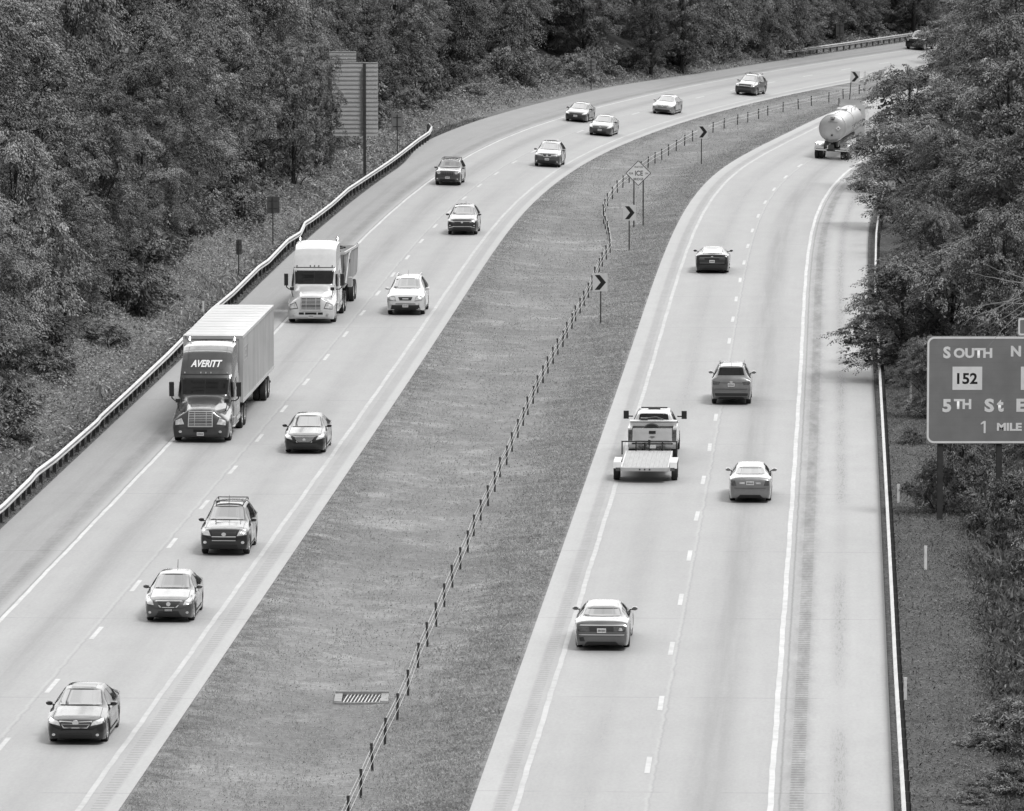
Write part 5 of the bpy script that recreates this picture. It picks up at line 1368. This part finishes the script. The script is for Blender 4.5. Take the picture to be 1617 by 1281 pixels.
M['weed'] = leaf_material('dark_weeds', .02, .34, 0, .3)
M['bark'] = simple('bark', .045, .9, var=.4, scale=3)
M['twig'] = simple('dead_twig', .22, .8, var=.2)
def leaves(C0, D, N, L, W, rs):
    """diamond leaves: centres C0, long axis D, normal N (n,3), length L and width W (n,)"""
    D = D / np.linalg.norm(D, axis=1, keepdims=True)
    S = np.cross(D, N); S /= np.maximum(np.linalg.norm(S, axis=1, keepdims=True), 1e-6)
    N2 = np.cross(S, D)
    a = C0 - D * L[:, None] * .5; b = C0 + D * L[:, None] * .5 - N2 * (L * .12)[:, None]
    c = C0 + S * W[:, None] * .5 + N2 * (L * .06)[:, None]; d = C0 - S * W[:, None] * .5 + N2 * (L * .06)[:, None]
    V = np.stack([a, c, b, d], 1).reshape(-1, 3)
    F = np.arange(len(V)).reshape(-1, 4)
    return V, F
def unit(v): return v / np.maximum(np.linalg.norm(v, axis=-1, keepdims=True), 1e-9)
def crown_arrays(seed, R0=4.3, H=12.0, base=.22, nl=26, tufts=10, per=74, leaf=.17, droop=.35, squash=.7, frond=0.0, fluff=.32, tr=.52):
    """boughs > tufts > leaves"""
    rs = np.random.RandomState(seed); Vs = []; Fs = []; As = []; k = 0; cents = []
    def put(C0, D, N, L, w, sv):
        nonlocal k
        V, F = leaves(C0, D, N, L, L * w, rs); Vs.append(V); Fs.append(F + k); As.append(np.repeat(sv, 4)); k += len(V)
    for i in range(nl):
        tt = base + (1 - base) * ((i + rs.rand()) / nl)
        prof = math.sin(math.pi * min(1, (tt - base) / (1 - base) * .80 + .18)) ** .55
        an = i * 2.399 + rs.rand() * 1.6
        rr = R0 * prof * (.30 + .62 * rs.rand())
        c = np.array([math.cos(an) * rr, math.sin(an) * rr, H * (tt * .90) + rs.randn() * .3]); cents.append(c)
        a = (.75 + 1.25 * rs.rand() ** 1.3) * R0 / 4.3; b = a * squash * (.75 + .5 * rs.rand())
        out = np.array([math.cos(an), math.sin(an), .0]); lobe_v = .2 * rs.randn()
        nt_ = int(tufts * (a / 1.2) ** 1.9) + 4
        for j in range(nt_):
            u = unit(rs.randn(3)); u[2] = abs(u[2]) - .45 * rs.rand(); u = unit(u)
            T = c + u * np.array([a, a, b]) * (.80 + fluff * rs.rand()) + np.array([0, 0, -.18 * a]) * (u[:2] ** 2).sum()
            r = tr * (.6 + .8 * rs.rand()); n = int(per * (r / tr) ** 1.7) + 6
            ax = unit(u * np.array([1, 1, .2]) + out * .4 + np.array([0, 0, -droop]) + rs.randn(3) * .2)
            w = unit(rs.randn(n, 3) + u * .7 + np.array([0, 0, .55]))
            al = (rs.rand(n, 1) - .35) * r * 3.2 * frond
            P = T + w * r * (.55 + .5 * rs.rand(n, 1)) * np.array([1, 1, .62 if frond else .8]) + ax * al - np.array([0, 0, .25]) * al ** 2
            D = unit(w * np.array([1, 1, .3]) + ax * .7 + rs.randn(n, 3) * .35 + np.array([0, 0, -droop]))
            N = unit(w + np.array([0, 0, .7]) + rs.randn(n, 3) * .22)
            sv = np.clip(.5 + lobe_v + .26 * rs.randn() + .12 * rs.randn(n), 0, 1)
            put(P, D, N, leaf * (.7 + .6 * rs.rand(n)), .5, sv)
        n = 26                                        # sparse inner leaves
        u = unit(rs.randn(n, 3)); P = c + u * np.array([a, a, b]) * .62 * rs.rand(n, 1) ** .4
        put(P, unit(rs.randn(n, 3)), unit(rs.randn(n, 3)), leaf * 2.6 * (.7 + .6 * rs.rand(n)), .6, np.full(n, .3))
    return np.concatenate(Vs), np.concatenate(Fs), cents, np.concatenate(As)
def trunk_mb(cents, H, r=.2, seed=0, lean=(0, 0)):
    rs = random.Random(seed); mb = MB()
    path = [(lean[0] * t * t + .12 * math.sin(3 * t + seed), lean[1] * t * t + .12 * math.cos(2.3 * t + seed), H * .86 * t - .6 * (1 - t)) for t in [i / 8 for i in range(9)]]
    mb.tube(path, [r * (1.25 - 1.05 * i / 8) for i in range(9)], 7)
    for c in cents[::2]:
        t = max(.12, min(.8, c[2] / H * .8)); i = int(t * 8); p = Vector(path[i]); q = Vector(c)
        m = p.lerp(q, .5) + Vector((0, 0, .35))
        mb.tube([p, m, q], [r * .34, r * .22, r * .08], 5)
    return mb
def template(name, seed, mat, H, **k):
    V, F, c, A = crown_arrays(seed, H=H, **k)
    cr = np_mesh('crown', V, F, M[mat], attrs=[('sv', 'POINT', A)]); tr = trunk_mb(c, H, r=.16 + .01 * H * .8, seed=seed).build('trunk', M['bark'], None, 60)
    for o in (cr, tr): C.objects.unlink(o)
    return cr.data, tr.data
TPL = {
    'a': template('a', 1, 'leaf', 13, R0=4.4, nl=28),
    'b': template('b', 2, 'leaf', 14, R0=3.9, nl=30, squash=.9, droop=.7, frond=.5),
    'c': template('c', 3, 'leaf', 11, R0=4.6, nl=24, squash=.6, droop=.3),
    'd': template('d', 4, 'leaf', 15, R0=4.2, nl=34, base=.12, leaf=.15, per=62),
    'e': template('e', 5, 'leaf', 12, R0=4.0, nl=26, base=.08, droop=.9, squash=1.0, frond=.8),
    'f': template('f', 6, 'leaf', 14, R0=4.6, nl=30, base=.10, droop=.5, squash=.8, leaf=.21, per=40, tr=.5),
}
RTPL = {
    'p': template('p', 11, 'leaf_dark', 13, R0=4.6, nl=34, tufts=15, per=52, leaf=.18, base=.14, squash=.7, droop=.3, frond=1.0, fluff=.5, tr=.36),
    'q': template('q', 12, 'leaf_dark', 13, R0=4.6, nl=32, tufts=14, per=50, leaf=.18, base=.08, squash=.8, droop=.4, frond=1.0, fluff=.5, tr=.36),
    'r': template('r', 13, 'leaf_dark', 13, R0=4.6, nl=30, tufts=13, per=50, leaf=.19, base=.10, squash=.8, droop=.2, frond=.4, fluff=.35),
}
def tree(tp, x, y, label, group, s=1.0, sz=1.0, rz=None, name='broadleaf_tree', cat='tree', tpl=TPL, tilt=(0, 0), z=None):
    cr, tr = tpl[tp]
    t = thing(name, label, cat, (x, y, float(tz(x, y)) - .1 if z is None else z), random.uniform(0, 6.28) if rz is None else rz, group)
    t.rotation_euler = (tilt[0], tilt[1], t.rotation_euler[2]); t.scale = (s, s, s * sz)
    for nm, me in (('crown', cr), ('trunk', tr)):
        o = bpy.data.objects.new(nm, me); C.objects.link(o); o.parent = t
    return t
rs = random.Random(5)
LBL = 'leafy broadleaf tree in the dense forest beyond the left guardrail and the far bend'
GRP = 'trees of the forest beyond the left guardrail'
def in_view(p, m=230):
    a = proj(p); b = proj((p[0], p[1], p[2] + 12))
    return -m < a[0] < 1617 + m and b[1] < 1281 and a[1] > -330
nt = 0
for d, step, lo in ((7.6, 7.0, 225), (13.0, 7.2, 228), (19.5, 7.4, 232), (27, 8.5, 236), (36, 10, 240), (47, 12, 245)):
    s = float(np.interp(lo, YB, ARC['L'])); 
    while True:
        s += step * rs.uniform(.75, 1.25); Y = yb_at('L', s)
        if Y > 705: break
        dd = d + rs.uniform(-1.8, 1.8)
        if 395 < Y < 452 and d < 10: dd += 2.4       # clear of the large sign
        if 500 < Y < 550 and d < 10: dd += 1.5
        if Y > 556: dd -= 4.2 if d < 10 else 3.5
        p = rpt('L', Y, -float(edgeL(Y)) - dd); z = float(tz(p[0], p[1]))
        if not in_view((p[0], p[1], z)): continue
        sc = rs.uniform(.78, 1.15) * (.72 if d < 10 else .92 if d < 16 else 1.05)
        tree(rs.choice('abcdef'), p[0], p[1], LBL, GRP, sc, rs.uniform(.9, 1.15)); nt += 1
# understorey bushes in front of the trunks
def bush_template(seed, mat, R0=1.5, H=1.8, nl=12, **k):
    V, F, c, A = crown_arrays(seed, R0=R0, H=H, nl=nl, base=.05, **k)
    cr = np_mesh('foliage', V, F, M[mat], attrs=[('sv', 'POINT', A)]); mb = MB()
    for q in c[::2]: mb.tube([(0, 0, -.2), (q[0] * .4, q[1] * .4, q[2] * .6), tuple(q)], [.04, .03, .01], 5)
    st = mb.build('stems', M['bark'], None); 
    for o in (cr, st): C.objects.unlink(o)
    return cr.data, st.data
BT = {'a': bush_template(21, 'leaf', tufts=22, per=40, leaf=.13, tr=.28), 'b': bush_template(22, 'leaf', R0=1.9, H=1.5, tufts=20, per=40, leaf=.14, tr=.3), 'c': bush_template(23, 'leaf_dark', R0=1.7, H=1.6, nl=16, tufts=26, per=44, leaf=.10, tr=.24, squash=1.0)}
def bush(tp, x, y, label, group, s=1.0, sz=1.0):
    cr, st = BT[tp]
    t = thing('bush', label, 'bush', (x, y, float(tz(x, y)) - .1), random.uniform(0, 6.28), group); t.scale = (s, s, s * sz)
    for nm, me in (('foliage', cr), ('stems', st)):
        o = bpy.data.objects.new(nm, me); C.objects.link(o); o.parent = t
SG = [ground(*q) for q in ((377, 440), (431, 392), (627.5, 244), (1326.5, 74), (933.5, 141))]
for Y in np.arange(232, 690, 5.2):
    Y = float(Y + rs.uniform(-2, 2)); dd = rs.uniform(3.4, 7.0)
    if 400 < Y < 448: dd = max(dd, 6.5)
    if Y > 556: dd = max(dd - 1.0, 4.2)
    p = rpt('L', Y, -float(edgeL(Y)) - dd)
    if any(-14 < p[1] - q.y < 4 and abs(p[0] - q.x) < 3.2 for q in SG): continue
    bush(rs.choice('ab'), p[0], p[1], 'leafy bush on the vine-covered bank at the foot of the left forest', 'bushes on the left bank', rs.uniform(.75, 1.5), rs.uniform(.8, 1.3))
# ---- trees on the right
RG = 'trees beyond the right guardrail'
RL = 'dark feathery roadside tree in the dense stand right of the highway, above the guide sign'
def rtree(px, Y, zb, s, tp, sz=1.0, label=RL, tilt=(0, 0), grp=RG):
    x = (px - 808.5) / FPX * Y
    return tree(tp, x, Y, label, grp, s, sz, tpl=RTPL, tilt=tilt, z=float(tz(x, Y)) - .1 + zb)
def rt(px, Y, top, rad, tp, label=RL, tilt=(0, 0)):
    x = (px - 808.5) / FPX * Y; z0 = float(tz(x, Y)) - .1
    s = rad * Y / FPX / 4.9; h = CAMH - (top + 409) * Y / FPX - z0
    return tree(tp, x, Y, label, RG, s, h / (13.0 * s), tpl=RTPL, tilt=tilt)
for i, (px, Y, top, rad) in enumerate((
    (1505, 300, 370, 85), (1585, 296, 300, 110), (1690, 300, 250, 120), (1475, 328, 310, 62), (1540, 340, 200, 100), (1635, 335, 150, 120), (1498, 372, 190, 80), (1590, 380, 60, 120), (1700, 380, 30, 130),
    (1510, 412, 110, 85), (1575, 430, 10, 105), (1670, 440, -40, 130), (1528, 470, 50, 62), (1605, 490, -60, 105), (1700, 500, -80, 120), (1550, 540, -40, 72), (1625, 560, -100, 105), (1565, 600, -60, 80), (1655, 620, -120, 110), (1540, 655, -30, 62))):
    rt(px, Y, top, rad, 'pqr'[i % 3])
rt(1432, 300, 392, 108, 'p', 'feathery tree whose low branch hangs over the right shoulder, above the guide sign', (0, -.05))
rt(1452, 308, 402, 84, 'q', 'dense feathery tree standing behind the one with the low overhanging branch')
rt(1438, 432, 88, 92, 'q', 'feathery tree whose branches cover the front of the tanker truck')
rt(1440, 396, 170, 98, 'r', 'feathery tree hiding the inner edge of the bend, beside the small pale square sign')
rt(1462, 352, 300, 62, 'p', 'small feathery tree behind the right guardrail, just below the small pale square sign')
rt(1508, 570, 8, 60, 'r', 'tall pale-topped tree hiding the end of the road, beside the far utility vehicle')
for px_, Y_, tp_, r_ in ((1498, 287, 660, 62), (1556, 281, 650, 70), (1618, 277, 640, 75), (1662, 270, 600, 80)): rt(px_, Y_, tp_, r_, 'q', 'low dark tree in the shade behind the posts of the guide sign')
rt(1470, 284, 520, 50, 'q', 'small dark tree just left of the guide sign')
for px, Y, top, rad in ((500, 431, 66, 46), (462, 420, 60, 52)):
    x = (px - 808.5) / FPX * Y; z0 = float(tz(x, Y)); s_ = rad * Y / FPX / 4.6
    tree('f', x, Y, 'slender leafy tree overlapping the left side of the ribbed highway sign', GRP, s_, (CAMH - (top + 409) * Y / FPX - z0) / (13.3 * s_))
for px, py, s, sz, tp in ((1612, 870, .7, 1.5, 'c'), (1640, 930, .9, 1.2, 'c'), (1555, 1180, .5, .6, 'c'), (1600, 1150, .65, .8, 'c'), (1590, 1250, .7, .7, 'c'), (1535, 1265, .4, .6, 'c'), (1640, 1200, 1.0, 1.0, 'c'), (1580, 842, .8, 1.3, 'c'),
                          (1520, 800, .6, .7, 'c'), (1484, 806, .85, 1.3, 'c'), (1600, 800, .8, .9, 'c'), (1550, 770, .7, 1.0, 'c'), (1440, 700, .45, .8, 'c'), (1450, 610, .55, .9, 'c'), (1640, 850, 1.0, 1.3, 'c'), (1508, 780, .9, 1.4, 'c')):
    g = ground(px, py)
    bush(tp, g.x, g.y, 'low bush in the rough ground right of the highway, below the guide sign', 'bushes in the right verge', s, sz)
# dead twigs above the guide sign
tw = thing('bare_branch', 'bare pale twigs reaching down in front of the top edge of the guide sign', 'branch', px_at(1600, 480, 240), 0)
mb = MB(); r2 = random.Random(4)
for k in range(9):
    a = Vector((r2.uniform(-.3, .9), r2.uniform(-.5, .5), r2.uniform(-.2, .9))); p = [a]; d = Vector((-1, r2.uniform(-.2, .2), r2.uniform(-.7, .25)))
    for j in range(6): p.append(p[-1] + d * .38); d = d + Vector((.05, r2.uniform(-.15, .15), r2.uniform(-.2, .24)))
    mb.tube(p, [.022 - .003 * j for j in range(7)], 4)
mb.tube([(1.6, 0, -8.0), (1.4, 0, -3), (.9, 0, .2), (.5, 0, 1.2)], [.12, .09, .06, .03], 6)
mb.build('twigs', M['twig'], tw)

# ---- vines and weeds covering the banks, grass in the median
def scatter(name, pts, L, W, upright, mat, seed, flatten=.6):
    rs = np.random.RandomState(seed); n = len(pts)
    D = unit(np.stack([rs.randn(n), rs.randn(n), rs.rand(n) * upright * 2 - (0 if upright > .5 else .5)], 1))
    N = unit(np.stack([rs.randn(n) * flatten, rs.randn(n) * flatten, np.ones(n)], 1)) if upright < .8 else unit(rs.randn(n, 3) * np.array([1, 1, .1]))
    V, F = leaves(pts, D, N, L, W, rs)
    return tag(np_mesh(name, V, F, M[mat]), kind='stuff')
nr = np.random.RandomState(8)
n = 330000
Y = 205 + (700 - 205) * nr.rand(n) ** 1.15
d = 1.15 + 9.5 * nr.rand(n) ** 1.2
e = edgeL(Y); d = np.where(Y > 550, d * .55, d); P = rpt('L', Y, -e - d); x, y = P[:, 0], P[:, 1]
mound = (.5 + .5 * np.sin(x * 1.1 + y * .33) * np.sin(y * .47 + 1.3 * np.sin(x * .5))) * .9 + .25 * np.sin(x * 3.1) * np.sin(y * 1.7)
fade = ss(1.1, 2.6, d)
keep = (nr.rand(n) < .25 + .75 * fade) & ~((y > 480) & (d < 2.2) & (nr.rand(n) < .8))
z = tz(x, y) + .05 + fade * np.maximum(mound, 0) * nr.rand(n) ** .5 * 1.0
pts = np.stack([x, y, z], 1)[keep]; k = len(pts)
L = (.09 + .12 * nr.rand(k)) * (.85 + .35 * (pts[:, 1] > 400))
scatter('bank_vines', pts, L, L * .6, .3, 'vine', 1)
n = 70000
Y = 205 + (600 - 205) * nr.rand(n) ** 1.15; d = 1.3 + 6.5 * nr.rand(n)
P = rpt('L', Y, -edgeL(Y) - d); x, y = P[:, 0], P[:, 1]
keep = nr.rand(n) < .15 + .85 * np.clip(np.sin(x * .9 + 2 * np.sin(y * .11)) * np.sin(y * .21 + x * .3) * 1.6, 0, 1)
x, y = x[keep], y[keep]; h = .15 + .4 * nr.rand(len(x)) ** 1.5
scatter('bank_grass', np.stack([x, y, tz(x, y) + h * .35 + .1], 1), h, .03 + h * .12, 1.6, 'vine', 7)
# grass tufts
n = 260000
Y = 176 + (560 - 176) * nr.rand(n) ** 1.3; t = nr.rand(n)
xl_, sl_ = fL(Y); xr_, sr_ = fR(Y); a_ = xl_ + (EIN + .1) * np.sqrt(1 + sl_**2); b_ = xr_ - (EIN + .1) * np.sqrt(1 + sr_**2)
x = a_ + (b_ - a_) * t; bm = (b_ - x); am = x - a_
patch = np.sin(x * 1.9 + 1.3 * np.sin(Y * .31)) * np.sin(Y * .23 + x * .7) + .6 * np.sin(x * 5 + Y * .9) * np.sin(Y * 1.3)
dens = .34 + .62 * ss(4.0, 1.2, bm) + .55 * ss(1.9, .4, am) + .22 * patch
keep = nr.rand(n) < dens
x, Y2 = x[keep], Y[keep]; k = len(x)
hgt = (.04 + .06 * nr.rand(k)) * (1 + .5 * ss(4, 1, (b_[keep] - x)))
pts = np.stack([x, Y2, tz(x, Y2) + hgt * .3], 1)
scatter('median_grass', pts, hgt, hgt * .5, 1.4, 'grassblade', 2)
# weeds and litter on the right verge
n = 200000
Y = 168 + (330 - 168) * nr.rand(n) ** 1.2; d = .9 + 10 * nr.rand(n) ** 1.0
P = rpt('R', Y, ERT + d); x, y = P[:, 0], P[:, 1]
keep = nr.rand(n) < ss(1.3, 3.5, d) * (.6 + .4 * np.sin(x * 1.3 + y * .4)) + .06
x, y, d = x[keep], y[keep], d[keep]; k = len(x)
h = (.05 + .15 * nr.rand(k)) * (.4 + .6 * ss(2, 5, d)) + .50 * nr.rand(k) * ss(2.6, 4.4, d)
scatter('verge_weeds', np.stack([x, y, tz(x, y) + h * .3], 1), h, .02 + h * .16, 1.3, 'weed', 3)
n = 40000
Y = 168 + (330 - 168) * nr.rand(n); d = .15 + 3.4 * nr.rand(n); P = rpt('R', Y, ERT + d)
k = np.full(n, 1.0)
M['litter'] = leaf_material('dry_leaf_litter', .02, .36, 0)
scatter('dry_litter', np.stack([P[:, 0], P[:, 1], tz(P[:, 0], P[:, 1]) + .03], 1), .04 + .22 * nr.rand(n) ** 5, .02 + .03 * nr.rand(n), .1, 'litter', 4, .3)
n = 26000
Y = 215 + (500 - 215) * nr.rand(n); d = .05 + 1.5 * nr.rand(n); P = rpt('L', Y, -edgeL(Y) - d)
scatter('verge_litter', np.stack([P[:, 0], P[:, 1], tz(P[:, 0], P[:, 1]) + .03], 1), .05 + .10 * nr.rand(n), .03 + .05 * nr.rand(n), .3, 'weed', 5, .4)
